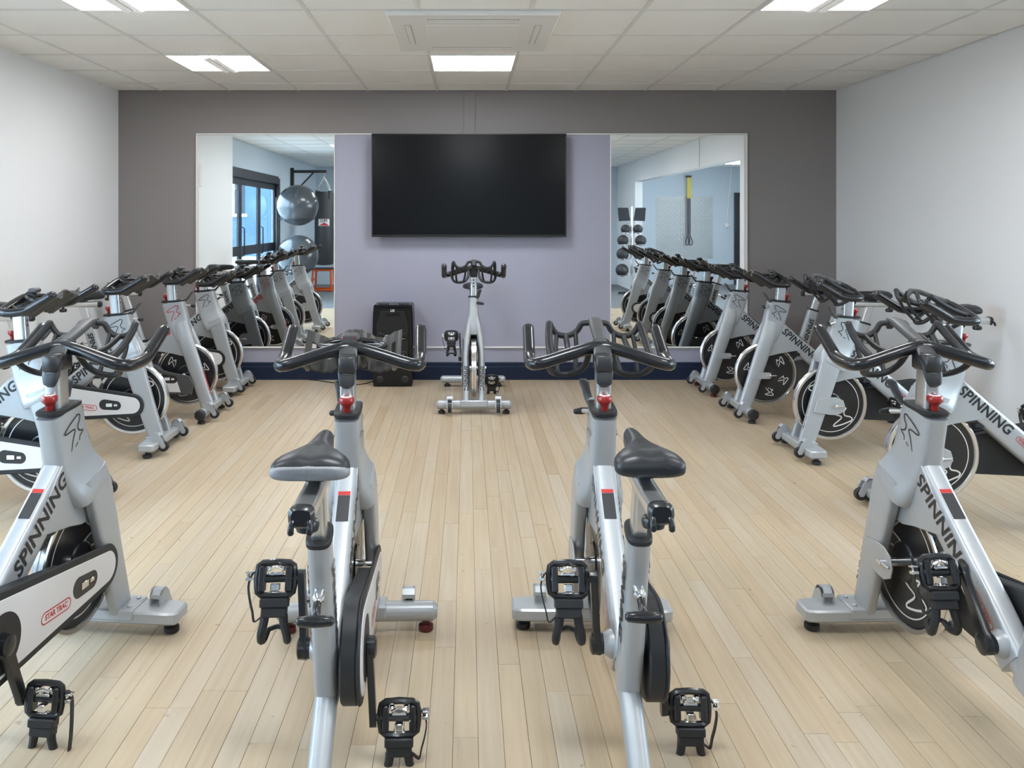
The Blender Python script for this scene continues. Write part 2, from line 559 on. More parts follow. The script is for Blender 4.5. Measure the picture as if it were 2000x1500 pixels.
for k in range(0, len(edges), 2):
    g.box(XSIDE, XSIDE + T_, edges[k], edges[k + 1], WZ0, WZ1)
obj('wall_side', g.mesh('wall_side', 'wall_blue', 0), kind='structure')
for k, (a, b) in enumerate(ADDED_WIN):
    wn = obj('window_%d' % (k + 1), boxm('pane', XSIDE + 0.055, XSIDE + 0.065, a + 0.05, b - 0.05, WZ0 + 0.05, WZ1 - 0.05, 'window_glass'), kind='structure')  # added window out of view, brings sky light into the room
    g = Geo().box(XSIDE + 0.03, XSIDE + 0.09, a, a + 0.05, WZ0, WZ1).box(XSIDE + 0.03, XSIDE + 0.09, b - 0.05, b, WZ0, WZ1)
    g.box(XSIDE + 0.03, XSIDE + 0.09, a + 0.05, b - 0.05, WZ0, WZ0 + 0.05).box(XSIDE + 0.03, XSIDE + 0.09, a + 0.05, b - 0.05, WZ1 - 0.05, WZ1)
    obj('window_frame', g.mesh('window_frame', 'trim_white', 0), wn)
obj('wall_side_front', boxm('wall_side_front', XR + 0.14, XSIDE, YR_END, YR_END + T_, -0.06, HC + 0.2, 'wall_blue'), kind='structure')

# ---- baseboards and trims
def baseboard(name, x0, x1, y0, y1, face):
    g = Geo()
    if face == 'Y':
        g.prism([(y1, 0.0), (y1, 0.150), (y1 - 0.010, 0.150), (y1 - 0.016, 0.142), (y1 - 0.016, 0.118), (y1 - 0.024, 0.110), (y1 - 0.024, 0.0)], x0, x1, 'YZ')
    else:
        s = 1 if face == 'X+' else -1
        base = x0 if s > 0 else x1
        g.prism([(base, 0.0), (base, 0.150), (base + s * 0.010, 0.150), (base + s * 0.016, 0.142), (base + s * 0.016, 0.118), (base + s * 0.024, 0.110), (base + s * 0.024, 0.0)], y0, y1, 'XZ')
    obj(name, g.mesh(name, 'navy', 0), kind='structure')
baseboard('baseboard_back', XL, XR, YB - 0.03, YB - 0.0005, 'Y')
baseboard('baseboard_left', XL, XL + 0.03, YL_END, YB - 0.03, 'X+')
baseboard('baseboard_right', XR - 0.03, XR, YR_END, YB - 0.03, 'X-')
obj('trim_1', boxm('trim_1', -2.345, 2.427, YB - 0.022, YB, 0.272, 0.286, 'trim_white', 0.003), kind='structure')
obj('trim_2', boxm('trim_2', -2.345, 2.427, YB - 0.018, YB, 2.118, 2.130, 'trim_white', 0.003), kind='structure')
obj('trim_3', boxm('trim_3', -2.345, -2.328, YB - 0.018, YB, 0.286, 2.118, 'trim_white', 0.003), kind='structure')
obj('trim_4', boxm('trim_4', 2.408, 2.427, YB - 0.018, YB, 0.286, 2.118, 'trim_white', 0.003), kind='structure')

# ---- ceiling: grid and tiles
ceil = obj('ceiling', boxm('ceiling_void', XREC - T_, XSIDE + T_, YR, YB, HC + 0.03, HC + 0.06, 'tile'), kind='structure')
GX = [-0.258 + 0.6 * k for k in range(-5, 11)]
GY = [6.82 - 0.6 * k for k in range(0, 17)]
LIGHT_TILES = {}
xs = [XREC] + [v for v in GX if XREC < v < XR] + [XR]
ys = [YR] + sorted(v for v in GY if v > YR) + [YB]
light_cols = {'L': -1.758, 'C': 0.042, 'R': 1.842}
fixtures = [(-1.758, 5.92, 'louvre'), (0.042, 5.92, 'panel'), (-1.758, 4.12, 'louvre'), (1.842, 4.12, 'louvre'),
            (-1.758, 1.72, 'louvre'), (1.842, 1.72, 'louvre'), (0.042, 1.72, 'panel'), (-1.758, -0.68, 'louvre'), (1.842, -0.68, 'louvre'), (0.042, -1.88, 'panel')]
AC = (0.034, 4.88)
def taken(cx, cy):
    for fx, fy, _ in fixtures:
        if abs(cx - fx) < 0.1 and abs(cy - fy) < 0.1: return True
    return False
tile_cache = {}
for i in range(len(xs) - 1):
    for j in range(len(ys) - 1):
        w, d = xs[i + 1] - xs[i], ys[j + 1] - ys[j]
        if w < 0.03 or d < 0.03: continue
        cx, cy = (xs[i] + xs[i + 1]) / 2, (ys[j] + ys[j + 1]) / 2
        if taken(cx, cy): continue
        k = (round(w, 3), round(d, 3))
        if k not in tile_cache:
            tile_cache[k] = boxm('ceiling_tile', -w / 2 + 0.010, w / 2 - 0.010, -d / 2 + 0.010, d / 2 - 0.010, 0.0, 0.014, 'tile', 0.003)
        obj('ceiling_tile', tile_cache[k], ceil, (cx, cy, HC + 0.003 + random.uniform(-0.0006, 0.0006)))
for v in GX:
    if XREC < v < XR:
        obj('grid_bar', boxm('grid_bar', v - 0.011, v + 0.011, YR, YB, HC, HC + 0.006, 'tee'), ceil)
cross = boxm('cross_bar', XREC, XR, -0.011, 0.011, -0.0006, 0.0054, 'tee')
for v in GY:
    if v > YR:
        obj('grid_bar', cross, ceil, (0, v, HC))
obj('ceiling_side', boxm('ceiling_side', XR + 0.14, XSIDE, YR, YR_END, HC, HC + 0.03, 'tile'), kind='structure')

# ---- ceiling luminaires
def luminaire(x, y, style, label):
    t = thing('ceiling_light', label, 'light', (x, y, HC - 0.004), 0, 'recessed ceiling luminaires')
    g = Geo()
    for a, b, c, d in ((-0.297, 0.297, -0.297, -0.285), (-0.297, 0.297, 0.285, 0.297), (-0.297, -0.285, -0.285, 0.285), (0.285, 0.297, -0.285, 0.285)):
        g.box(a, b, c, d, -0.002, 0.012)
    obj('frame', M('lum_frame', lambda: g.mesh('frame', 'plastic_white', 0)), t)
    if style == 'panel':
        obj('diffuser', M('lum_panel', lambda: boxm('diffuser', -0.285, 0.285, -0.285, 0.285, 0.002, 0.008, 'lamp_cool')), t)
    else:
        def refl():
            q = Geo()
            for s in (-1, 1):
                arc = [(s * (0.075 + 0.21 * k / 8), 0.016 * math.sin(math.pi * k / 8) + 0.002) for k in range(9)]
                q.loft([[Vector((a, -0.285, b)) for a, b in arc], [Vector((a, 0.285, b)) for a, b in arc]], cap=False, closed=False)
            return q.mesh('reflector', 'lamp_warm', 60)
        obj('reflector', M('lum_refl', refl), t)
        obj('end_plate', M('lum_back', lambda: boxm('end_plate', -0.075, 0.075, -0.285, 0.285, 0.006, 0.010, 'lamp_warm')), t)
        def basket(s):
            arc = [(s * (0.004 + 0.068 * k / 6), -0.020 * math.sin(math.pi * (0.12 + 0.88 * k / 6))) for k in range(7)]
            return Geo().loft([[Vector((a, -0.262, b)) for a, b in arc] + [Vector((a, -0.262, b + 0.003)) for a, b in arc[::-1]],
                               [Vector((a, 0.262, b)) for a, b in arc] + [Vector((a, 0.262, b + 0.003)) for a, b in arc[::-1]]]).mesh('basket', 'lamp_basket', 50)
        for s in (-1, 1):
            b = obj('basket', M(('lum_basket', s), lambda: basket(s)), t)
        obj('spine', M('lum_spine', lambda: boxm('spine', -0.003, 0.003, -0.264, 0.264, -0.012, 0.004, 'outlet_grey')), t)
lum_labels = ['lit louvred ceiling light left of the plain glowing panel, near the mirror wall',
              'plain glowing square ceiling panel above the television',
              'lit louvred ceiling light cut by the top edge, upper left',
              'lit louvred ceiling light cut by the top edge, upper right',
              'louvred ceiling light behind the front row of bikes, seen in the left mirror',
              'louvred ceiling light behind the front row of bikes, seen in the right mirror',
              'plain ceiling panel behind the viewpoint at the room centre',
              'louvred ceiling light near the punch bag end of the room',
              'louvred ceiling light near the medicine ball rack',
              'plain ceiling panel close to the rear wall']
for (fx, fy, st), lb in zip(fixtures, lum_labels):
    luminaire(fx, fy, st, lb)

# ---- air conditioning cassette
ac = thing('ceiling_cassette', 'white four-way air conditioning cassette in the ceiling before the glowing panel', 'air conditioner', (AC[0], AC[1], HC))
obj('fascia', Geo().box(-0.465, 0.465, -0.475, 0.475, -0.030, 0.0, 0.008).mesh('fascia', 'plastic_white'), ac)
obj('intake_grille', Geo().box(-0.27, 0.27, -0.27, 0.27, -0.036, -0.029, 0.004).mesh('intake_grille', 'plastic_white'), ac)
for (x0, x1, y0, y1) in ((-0.25, 0.25, -0.385, -0.345), (-0.25, 0.25, 0.345, 0.385), (-0.385, -0.345, -0.25, 0.25), (0.345, 0.385, -0.25, 0.25)):
    o = obj('outlet', boxm('outlet', x0, x1, y0, y1, -0.0312, -0.029, 'outlet_grey'), ac)
    mx, my = (x0 + x1) / 2, (y0 + y1) / 2
    if x1 - x0 > y1 - y0:
        obj('louvre', Geo().box(x0 + 0.005, x1 - 0.005, my - 0.015, my + 0.013, -0.036, -0.0315, 0.002).mesh('louvre', 'plastic_white'), o)
    else:
        obj('louvre', Geo().box(mx - 0.015, mx + 0.013, y0 + 0.005, y1 - 0.005, -0.036, -0.0315, 0.002).mesh('louvre', 'plastic_white'), o)

# ================================================================== WALL THINGS
def mirror(x0, x1, label):
    m = thing('wall_mirror', label, 'mirror', ((x0 + x1) / 2, YB, 0.286), 0, 'tall wall mirrors')
    w = (x1 - x0) / 2
    obj('glass', boxm('glass', -w, w, -0.0105, -0.0045, 0.001, 1.831, 'mirror'), m)
    obj('backing', boxm('backing', -w, w, -0.0044, -0.0005, 0.001, 1.831, 'plastic_dark'), m)
    for s in (-1, 1):
        obj('edge_strip', boxm('edge_strip', s * w - 0.004, s * w + 0.004, -0.013, -0.001, 0.001, 1.831, 'trim_white'), m)
mirror(-2.322, -1.146, 'tall mirror left of the television, reflecting the left row of bikes')
mirror(1.243, 2.402, 'tall mirror right of the television, reflecting the right row of bikes')

tv = thing('television', 'large black wall-mounted television, switched off', 'television', (0.0175, YB - 0.10, 1.236))
TW, TH = 0.8315, 0.884
obj('housing', Geo().box(-TW + 0.02, TW - 0.02, 0.012, 0.055, 0.03, TH - 0.02, 0.008).mesh('housing', 'tv_bezel'), tv)
obj('wall_bracket', Geo().box(-0.25, 0.25, 0.054, 0.0915, 0.25, 0.65, 0.004).mesh('wall_bracket', 'black_matte'), tv)
g = Geo().box(-TW, TW, -0.006, 0.014, TH - 0.012, TH, 0.002).box(-TW, TW, -0.006, 0.014, 0, 0.020, 0.002)
g.box(-TW, -TW + 0.012, -0.006, 0.014, 0.018, TH - 0.010, 0.002).box(TW - 0.012, TW, -0.006, 0.014, 0.018, TH - 0.010, 0.002)
obj('bezel', g.mesh('bezel', 'tv_bezel'), tv)
obj('screen', boxm('screen', -TW + 0.011, TW - 0.011, -0.002, 0.010, 0.019, TH - 0.011, 'tv_screen'), tv)

sk = thing('wall_socket', 'small white socket plate low on the wall under the left mirror', 'socket', (-1.385, YB - 0.005, 0.185))
obj('plate', Geo().box(-0.022, 0.022, -0.010, 0.0, 0, 0.075, 0.003).mesh('plate', 'plastic_white'), sk)
obj('switch', Geo().box(-0.008, 0.008, -0.014, -0.009, 0.045, 0.062, 0.002).mesh('switch', 'plastic_white'), sk)
vb = thing('wall_box', 'slim white box high on the left wall, seen at the edge of the left mirror', 'wall box', (XL, 5.05, 1.76))
obj('casing', Geo().box(0.0005, 0.03, -0.06, 0.06, 0, 0.26, 0.004).mesh('casing', 'plastic_white'), vb)
obj('grille', boxm('grille', 0.0295, 0.032, -0.045, 0.045, 0.02, 0.24, 'tee'), vb)

# ---- party speaker on the floor
sp = thing('tower_speaker', 'black tower party speaker with stickers, standing on the floor below the television', 'speaker', (-0.615, 6.90, 0))
SW = 0.165
body_out = [(-SW, 0.03), (-SW + 0.008, 0.0), (SW - 0.008, 0.0), (SW, 0.03), (SW, 0.11), (SW - 0.012, 0.15), (SW, 0.21), (SW + 0.004, 0.40), (SW, 0.60), (SW - 0.006, 0.665), (-SW + 0.006, 0.665), (-SW, 0.60), (-SW - 0.004, 0.40), (-SW, 0.21), (-SW + 0.012, 0.15), (-SW, 0.11)]
obj('cabinet', Geo().prism(body_out, -0.02, 0.25, 'XZ', 0.010).mesh('cabinet', 'speaker_black'), sp)
top = obj('control_deck', Geo().box(-SW + 0.008, SW - 0.008, -0.03, 0.22, 0.655, 0.678, 0.006).mesh('control_deck', 'speaker_black'), sp)
for s in (-1, 1):
    obj('jog_dial', Geo().lathe([(0.045, 0.0), (0.045, 0.008), (0.036, 0.012), (0.012, 0.012)], (s * 0.085, 0.08, 0.678), 'Z', 24).mesh('jog_dial', 'rubber_grey'), top)
bf = obj('front_baffle', Geo().prism([(-0.115, 0.20), (-0.135, 0.30), (-0.135, 0.52), (-0.10, 0.63), (0.10, 0.63), (0.135, 0.52), (0.135, 0.30), (0.115, 0.20)], -0.034, -0.018, 'XZ', 0.006).mesh('front_baffle', 'speaker_mesh'), sp)
obj('display_bar', Geo().box(-0.06, 0.06, -0.040, -0.033, 0.585, 0.61, 0.002).mesh('display_bar', 'speaker_black'), bf)
g = place(text_geo('LG', 0.026, 0.001), (0, -0.0415, 0.632), (1, 0, 0), (0, 0, 1))
obj('maker_mark', g.mesh('maker_mark', 'decal_white', 0), sp)
for s in (-1, 1):
    for zc, rr in ((0.26, 0.042), (0.42, 0.034)):
        d = obj('driver', Geo().lathe([(rr, 0.0), (rr, -0.010), (rr * 0.86, -0.012), (rr * 0.5, -0.002), (rr * 0.2, -0.006), (0.002, -0.008)], (s * 0.092, -0.034, zc), 'Y', 24).mesh('driver', 'speaker_black'), sp)
        obj('cone_ring', Geo().lathe([(rr * 0.82, -0.0125), (rr * 0.74, -0.0135), (rr * 0.70, -0.0115)], (s * 0.092, -0.034, zc), 'Y', 24, cap=False).mesh('cone_ring', 'rubber_grey'), d)
    obj('bass_port', Geo().lathe([(0.030, 0.0), (0.030, -0.006), (0.024, -0.008), (0.021, 0.0), (0.002, 0.004)], (s * 0.105, -0.021, 0.06), 'Y', 24).mesh('bass_port', 'black_gloss'), sp)
g = Geo().prism([(-0.075, 0.375), (-0.025, 0.43), (-0.075, 0.43)], -0.0355, -0.0343, 'XZ')
obj('sticker', g.mesh('sticker', 'decal_white', 0), sp, label='white triangular sticker')
obj('sticker', boxm('sticker', -0.02, 0.05, -0.0358, -0.0343, 0.385, 0.415, 'label_yellow'), sp, label='pale yellow rectangular sticker')
tag(obj('power_cable', Geo().tube([(-0.80, 7.10, 0.006), (-0.86, 6.98, 0.006), (-0.98, 6.95, 0.006), (-1.12, 7.02, 0.006), (-1.28, 7.12, 0.006), (-1.38, 7.165, 0.006)], 0.004, 6, 5).mesh('power_cable', 'black_matte')),
    'thin black cable on the floor beside the tower speaker', 'cable')

# ================================================================== SPIN BIKES
BB = (-0.445, 0.275)          # crank centre
FWX, FWZ, FWR = 0.028, 0.285, 0.207     # flywheel

def b_front_foot_flat():
    g = Geo()
    out = [(0.145, -0.225), (0.150, -0.25), (0.160, -0.258), (0.232, -0.258), (0.240, -0.25), (0.245, -0.225), (0.245, 0.225), (0.240, 0.25), (0.232, 0.258), (0.160, 0.258), (0.150, 0.25), (0.145, 0.225)]
    g.prism(out, 0.040, 0.080, 'XY', 0.006)
    g.box(0.140, 0.250, -0.115, 0.115, 0.052, 0.087, 0.004)
    for s in (-1, 1):
        for xx in (0.165, 0.225):
            g.lathe([(0.007, 0.086), (0.007, 0.092), (0.003, 0.094)], (xx, s * 0.095, 0), 'Z', 8)
    return g.mesh('front_foot', 'frame_silver')
def b_front_foot_round():
    g = Geo().tube([(0.195, -0.245, 0.062), (0.195, 0.245, 0.062)], 0.031, 20)
    g.box(0.155, 0.235, -0.095, 0.095, 0.050, 0.096, 0.006)
    return g.mesh('front_foot', 'frame_silver')
def b_end_cap(s):
    return Geo().lathe([(0.034, 0.0), (0.035, 0.02 * s), (0.028, 0.030 * s), (0.010, 0.033 * s)], (0.195, s * 0.238, 0.062), 'Y', 20).mesh('end_cap', 'black_matte')
def b_pad(x, y, m, top=0.045):
    return Geo().lathe([(0.020, 0.0), (0.024, 0.004), (0.024, 0.018), (0.012, 0.024), (0.010, top)], (x, y, 0), 'Z', 16).mesh('foot_pad', m)
def b_wheel(s):
    g = Geo().lathe([(0.010, -0.012), (0.026, -0.012), (0.029, -0.008), (0.029, 0.008), (0.026, 0.012), (0.010, 0.012)], (0.266, s * 0.165, 0.050), 'Y', 20)
    return g.mesh('transport_wheel', 'black_matte')
def b_wheel_bracket(s):
    g = Geo()
    out = [(0.196, 0.075), (0.200, 0.112), (0.214, 0.126), (0.236, 0.126), (0.256, 0.105), (0.282, 0.056), (0.276, 0.042), (0.258, 0.042), (0.240, 0.075)]
    for d in (-0.020, 0.014):
        g.prism(out, s * 0.165 + d, s * 0.165 + d + 0.006, 'XZ')
    g.prism([(0.198, 0.100), (0.200, 0.112), (0.214, 0.126), (0.236, 0.126), (0.250, 0.112), (0.244, 0.108), (0.234, 0.119), (0.216, 0.119), (0.206, 0.108), (0.204, 0.100)], s * 0.165 - 0.020, s * 0.165 + 0.020, 'XZ')
    return g.mesh('wheel_bracket', 'frame_silver')
def b_rear_foot():
    return Geo().tube([(-0.725, -0.245, 0.058), (-0.725, 0.245, 0.058)], 0.029, 20).mesh('rear_foot', 'frame_silver')
def b_leg(s, kind):
    if kind == 'nxt':
        st = [(0.030, 0.560, 0.058, 0.020, s * 0.046), (0.052, 0.500, 0.057, 0.0205, s * 0.0525), (0.085, 0.390, 0.053, 0.0195, s * 0.0545), (0.140, 0.210, 0.048, 0.0185, s * 0.0545), (0.186, 0.070, 0.044, 0.018, s * 0.0545)]
        return member(st, 5.0).mesh('fork_leg', 'frame_silver', 40)
    st = [(-0.010, 0.640, 0.046, 0.018, s * 0.022), (0.012, 0.575, 0.050, 0.022, s * 0.034), (0.045, 0.490, 0.050, 0.0235, s * 0.047), (0.085, 0.380, 0.049, 0.0235, s * 0.0525), (0.140, 0.210, 0.047, 0.023, s * 0.053), (0.188, 0.066, 0.045, 0.0225, s * 0.053)]
    return member(st, 2.3).mesh('fork_leg', 'frame_silver', 40)
def b_head(kind):
    if kind == 'nxt':
        st = [(-0.066, 0.775, 0.074, 0.036), (-0.046, 0.700, 0.076, 0.037), (-0.024, 0.622, 0.080, 0.040), (-0.006, 0.582, 0.082, 0.047),
              (0.010, 0.554, 0.084, 0.060), (0.022, 0.530, 0.084, 0.070), (0.034, 0.508, 0.080, 0.0725), (0.038, 0.498, 0.072, 0.068)]
        return member(st, 5.0, 28).mesh('head_tube', 'frame_silver', 40)
    st = [(-0.066, 0.775, 0.074, 0.036), (-0.046, 0.700, 0.074, 0.0365), (-0.024, 0.622, 0.070, 0.038), (-0.004, 0.570, 0.062, 0.042), (0.010, 0.530, 0.054, 0.046), (0.016, 0.510, 0.046, 0.042)]
    return member(st, 4.0, 28).mesh('head_tube', 'frame_silver', 40)
def b_down(e):
    st = [(-0.045, 0.604, 0.050, 0.030), (-0.090, 0.565, 0.051, 0.0315), (-0.20, 0.470, 0.051, 0.031), (-0.36, 0.333, 0.053, 0.031), (-0.47, 0.238, 0.050, 0.030)]
    return member(st, e, 24).mesh('down_tube', 'frame_silver', 40)
def b_gusset(s):
    out = [(0.075, 0.408), (0.030, 0.560), (-0.010, 0.620), (-0.080, 0.640), (-0.130, 0.585), (-0.262, 0.440), (-0.200, 0.448), (-0.060, 0.425), (0.0, 0.410)]
    return Geo().prism(out, s * 0.0255, s * 0.0316, 'XZ', 0.0025).mesh('gusset', 'frame_silver', 30)
def b_seat_tube():
    st = [(-0.508, 0.190, 0.043, 0.027), (-0.530, 0.262, 0.046, 0.029), (-0.585, 0.440, 0.042, 0.027), (-0.643, 0.626, 0.040, 0.026)]
    return member(st, 3.2, 24).mesh('seat_tube', 'frame_silver', 40)
def b_rear_leg():
    st = [(-0.470, 0.255, 0.036, 0.0275), (-0.540, 0.198, 0.034, 0.027), (-0.640, 0.120, 0.030, 0.026), (-0.722, 0.060, 0.026, 0.025)]
    return member(st, 2.6, 20).mesh('rear_leg', 'frame_silver', 40)
def b_collar_head():
    g = Geo()
    rings = []
    for dz, k in ((-0.004, 1.02), (-0.003, 1.055), (0.006, 1.055), (0.009, 0.98), (0.009, 0.70)):
        rings.append([Vector((-0.066 + u * 0.97 - dz * 0.2, w, 0.775 + dz + 0.10 * u * (1 if u > 0 else 0.5))) for u, w in superellipse(0.0745 * k, 0.0365 * k, 4.0, 28)])
    g.loft(rings)
    return g.mesh('collar', 'black_matte', 40)
def b_collar_seat():
    g = Geo(); rings = []
    for dz, k in ((-0.004, 1.03), (-0.003, 1.08), (0.006, 1.08), (0.009, 1.0), (0.009, 0.6)):
        rings.append([Vector((-0.643 - dz * 0.30 + u * 0.95, w, 0.626 + dz + u * 0.28)) for u, w in superellipse(0.041 * k, 0.027 * k, 3.2, 24)])
    return g.loft(rings).mesh('collar', 'black_matte', 40)
def b_dropout(s):
    out = [(0.128, 0.325), (0.060, 0.335), (0.020, 0.334), (-0.016, 0.316), (-0.026, 0.285), (-0.016, 0.252), (0.020, 0.234), (0.060, 0.236), (0.150, 0.250)]
    return Geo().prism(out, s * 0.0735, s * 0.0790, 'XZ', 0.0015).mesh('dropout_plate', 'frame_silver')
def b_dropout_slim(s):
    out = [(0.120, 0.305), (0.030, 0.305), (0.016, 0.300), (0.016, 0.268), (0.030, 0.262), (0.140, 0.262)]
    return Geo().prism(out, s * 0.0735, s * 0.0790, 'XZ', 0.0015).mesh('dropout_plate', 'frame_silver')
def b_axle():
    g = Geo().lathe([(0.011, -0.072), (0.014, -0.070), (0.014, 0.078), (0.009, 0.078), (0.009, 0.088), (0.005, 0.090)], (FWX, 0, FWZ), 'Y', 14)
    g.tube([(FWX - 0.045, 0.083, FWZ), (FWX + 0.020, 0.084, FWZ - 0.002)], 0.0040, 6)
    return g.mesh('axle', 'chrome')
KF = FWR / 0.187
def b_fly_disc():
    return Geo().lathe([(r * KF, h) for r, h in ((0.004, -0.016), (0.050, -0.016), (0.056, -0.012), (0.150, -0.0115), (0.166, -0.013), (0.166, 0.013), (0.150, 0.0115), (0.056, 0.012), (0.050, 0.016), (0.004, 0.016))], (FWX, 0, FWZ), 'Y', 56).mesh('flywheel', 'black_gloss', 30)
def b_fly_rim(kind):
    r0 = 0.168 if kind == 'nxt' else 0.174
    return Geo().lathe([(r * KF, h) for r, h in ((r0, -0.0125), (r0 + 0.003, -0.0175), (0.182, -0.0185), (0.187, -0.015), (0.187, -0.003), (0.184, -0.001), (0.184, 0.001), (0.187, 0.003), (0.187, 0.015), (0.182, 0.0185), (r0 + 0.003, 0.0175), (r0, 0.0125))],
                       (FWX, 0, FWZ), 'Y', 72, cap=False).mesh('rim', 'rim_metal', 30)
def b_fly_line(s):
    return Geo().lathe([(0.143 * KF, s * 0.0122), (0.1465 * KF, s * 0.0124)], (FWX, 0, FWZ), 'Y', 56, cap=False).mesh('ring_line', 'decal_white', 0)
def fly_logos(kind):
    """one entry for each printed rider on the two faces: (side, angle)"""
    if kind == 'nxt':
        return [(s, 0.95 + k * math.pi) for s in (-1, 1) for k in range(2)]
    return [(s, 0.35 + k * math.pi / 3) for s in (-1, 1) for k in range(6)]
def b_fly_logo(kind, s, a):
    size, w, r = (0.125, 0.007, 0.088) if kind == 'nxt' else (0.060, 0.0045, 0.124)
    q = rider_logo(size, w)
    c, sn = math.cos(a), math.sin(a)
    return place(q, (FWX + c * r, s * 0.0134, FWZ + sn * r), (sn, 0, -c), (c, 0, sn)).mesh('logo', 'decal_white', 0)
def guard_outline(kind, d=0.0):
    if kind == 'nxt':
        return hull(circle_pts(0.052, 0.262, 0.068 - d, 24) + circle_pts(BB[0] - 0.035, 0.288, 0.122 - d, 32))
    return inset([(0.085, 0.160), (0.100, 0.225), (0.070, 0.285), (-0.06, 0.310), (-0.40, 0.405), (-0.49, 0.418), (-0.565, 0.39), (-0.615, 0.31), (-0.60, 0.22), (-0.52, 0.165)][::-1], d) if d else \
        [(0.085, 0.160), (0.100, 0.225), (0.070, 0.285), (-0.06, 0.310), (-0.40, 0.405), (-0.49, 0.418), (-0.565, 0.39), (-0.615, 0.31), (-0.60, 0.22), (-0.52, 0.165)][::-1]
def b_guard(kind):
    g = Geo().prism(guard_outline(kind), -0.083, -0.0740, 'XZ', 0.004)
    g.prism(hull(circle_pts(BB[0] - 0.035, 0.288, 0.120, 28) + circle_pts(-0.19, 0.270, 0.088, 16)), -0.076, -0.036, 'XZ', 0.004)
    return g.mesh('chain_guard', 'rubber_grey' if kind != 'nxt' else 'black_matte', 35)
def b_guard_panel(kind):
    if kind == 'nxt':
        out = guard_outline(kind, 0.021)
    else:
        out = [(0.012, 0.176), (-0.02, 0.272), (-0.08, 0.288), (-0.40, 0.385), (-0.48, 0.392), (-0.55, 0.36), (-0.585, 0.30), (-0.575, 0.23), (-0.51, 0.182)][::-1]
    return Geo().prism(out, -0.0855, -0.0820, 'XZ', 0.0015).mesh('side_panel', 'guard_white', 30)
def b_guard_port():
    g = Geo().prism(hull(circle_pts(-0.035, 0.262, 0.026, 16) + circle_pts(-0.105, 0.268, 0.030, 16)), -0.0870, -0.0850, 'XZ', 0.0006)
    return g.mesh('port', 'black_gloss', 30)
def b_guard_bolt():
    return Geo().box(-0.095, -0.060, -0.0900, -0.0865, 0.255, 0.275, 0.001).box(-0.05, -0.03, -0.0895, -0.0865, 0.258, 0.27, 0.001).mesh('port_hardware', 'chrome')
def b_guard_recess():
    return Geo().lathe([(0.074, -0.0845), (0.076, -0.0868), (0.066, -0.0865), (0.004, -0.0860)], (BB[0], 0, BB[1]), 'Y', 32).mesh('crank_recess', 'black_matte')
def brand_badge(w, m):
    g = Geo(); h = w * 0.2
    out = hull(circle_pts(-w / 2 + h * .55, 0, h * .62, 12) + circle_pts(w / 2 - h * .55, 0, h * .62, 12))
    ins = hull(circle_pts(-w / 2 + h * .55, 0, h * .5, 12) + circle_pts(w / 2 - h * .55, 0, h * .5, 12))
    n = len(out)
    if len(ins) == n:
        g.add([Vector((p[0], p[1], 0)) for p in out + ins], [(i, (i + 1) % n, n + (i + 1) % n, n + i) for i in range(n)])
    t = text_geo('STAR TRAC', w * 0.155, w * 0.004, 0.0, 0.95)
    g.add(t.v, t.f)
    return g
def b_badge_guard():
    ang = math.radians(-4)
    return place(brand_badge(0.135, None), (-0.215, -0.0862, 0.252), (math.cos(ang), 0, math.sin(ang)), (-math.sin(ang), 0, math.cos(ang))).mesh('brand_badge', 'decal_red', 0)
def b_badge_frame():
    return place(brand_badge(0.105, None), (-0.375, 0.0325, 0.330), -DT, Vector((-DT.z, 0, DT.x))).mesh('brand_badge', 'decal_red', 0)
def b_inner_guard():
    return Geo().prism(guard_outline('nxt', 0.004), -0.079, -0.074, 'XZ').mesh('inner_guard', 'black_matte', 30)
DT = Vector((0.76, 0, 0.65)).normalized()      # along the down tube, towards the head
def b_text_down(s, m):
    g = text_geo('SPINNING', 0.063, 0.0020, 0.12, 1.05)
    up = Vector((-DT.z, 0, DT.x))
    c = Vector((-0.190, 0, 0.4785)) + up * 0.009
    if s < 0:      # right side of the bike, reads towards the front
        place(g, (c.x, -0.0320, c.z), DT, up)
    else:
        place(g, (c.x, 0.0320, c.z), -DT, up)
    return g.mesh('lettering', m, 0)
def b_text_fork(s, m):
    g = text_geo('SPINNING', 0.036, 0.0012, 0.1, 1.05)
    p0 = Vector((0.190, s * 0.055, 0.225)); 
    t = Vector((0.185 - 0.058, 0, 0.070 - 0.480)).normalized()   # downwards along the leg
    nrm = Vector((-t.z, 0, t.x))
    place(g, p0, t, Vector((0, 1, 0)))
    # lay it on the leading face of the leg
    off = Vector((0.1345, s * 0.055, 0.225)) + nrm * 0.0478 - p0
    g.v = [p + off for p in g.v]
    return g.mesh('lettering', m, 0)
def b_text_seat(s):
    g = text_geo('SPINNING', 0.05, 0.0016, 0.1, 1.0)
    t = Vector((-0.640 + 0.530, 0, 0.615 - 0.262)).normalized()
    u = -t
    place(g, (-0.590, s * 0.0282, 0.455), u, Vector((0, s, 0)).cross(u))
    return g.mesh('lettering', 'decal_black', 0)
def b_head_logo(s, m):
    g = rider_logo(0.095, 0.0042)
    t = Vector((-0.066 + 0.022, 0, 0.775 - 0.610)).normalized()
    u = Vector((t.z, 0, -t.x))
    return place(g, (-0.050, s * 0.0385, 0.700), u, t).mesh('logo', m, 0)
def b_label(kind):
    t = DT; nrm = Vector((-t.z, 0, t.x))
    c = Vector((-0.165, 0, 0.5003)) + nrm * 0.0517
    a0, a1 = (-0.045, 0.033) if kind == 'black' else (0.034, 0.046)
    g = Geo().add([c + t * a0 + Vector((0, -0.017, 0)), c + t * a1 + Vector((0, -0.017, 0)), c + t * a1 + Vector((0, 0.017, 0)), c + t * a0 + Vector((0, 0.017, 0))], [(0, 1, 2, 3)])
    return g.mesh('warning_label', 'decal_black' if kind == 'black' else 'decal_red', 0)
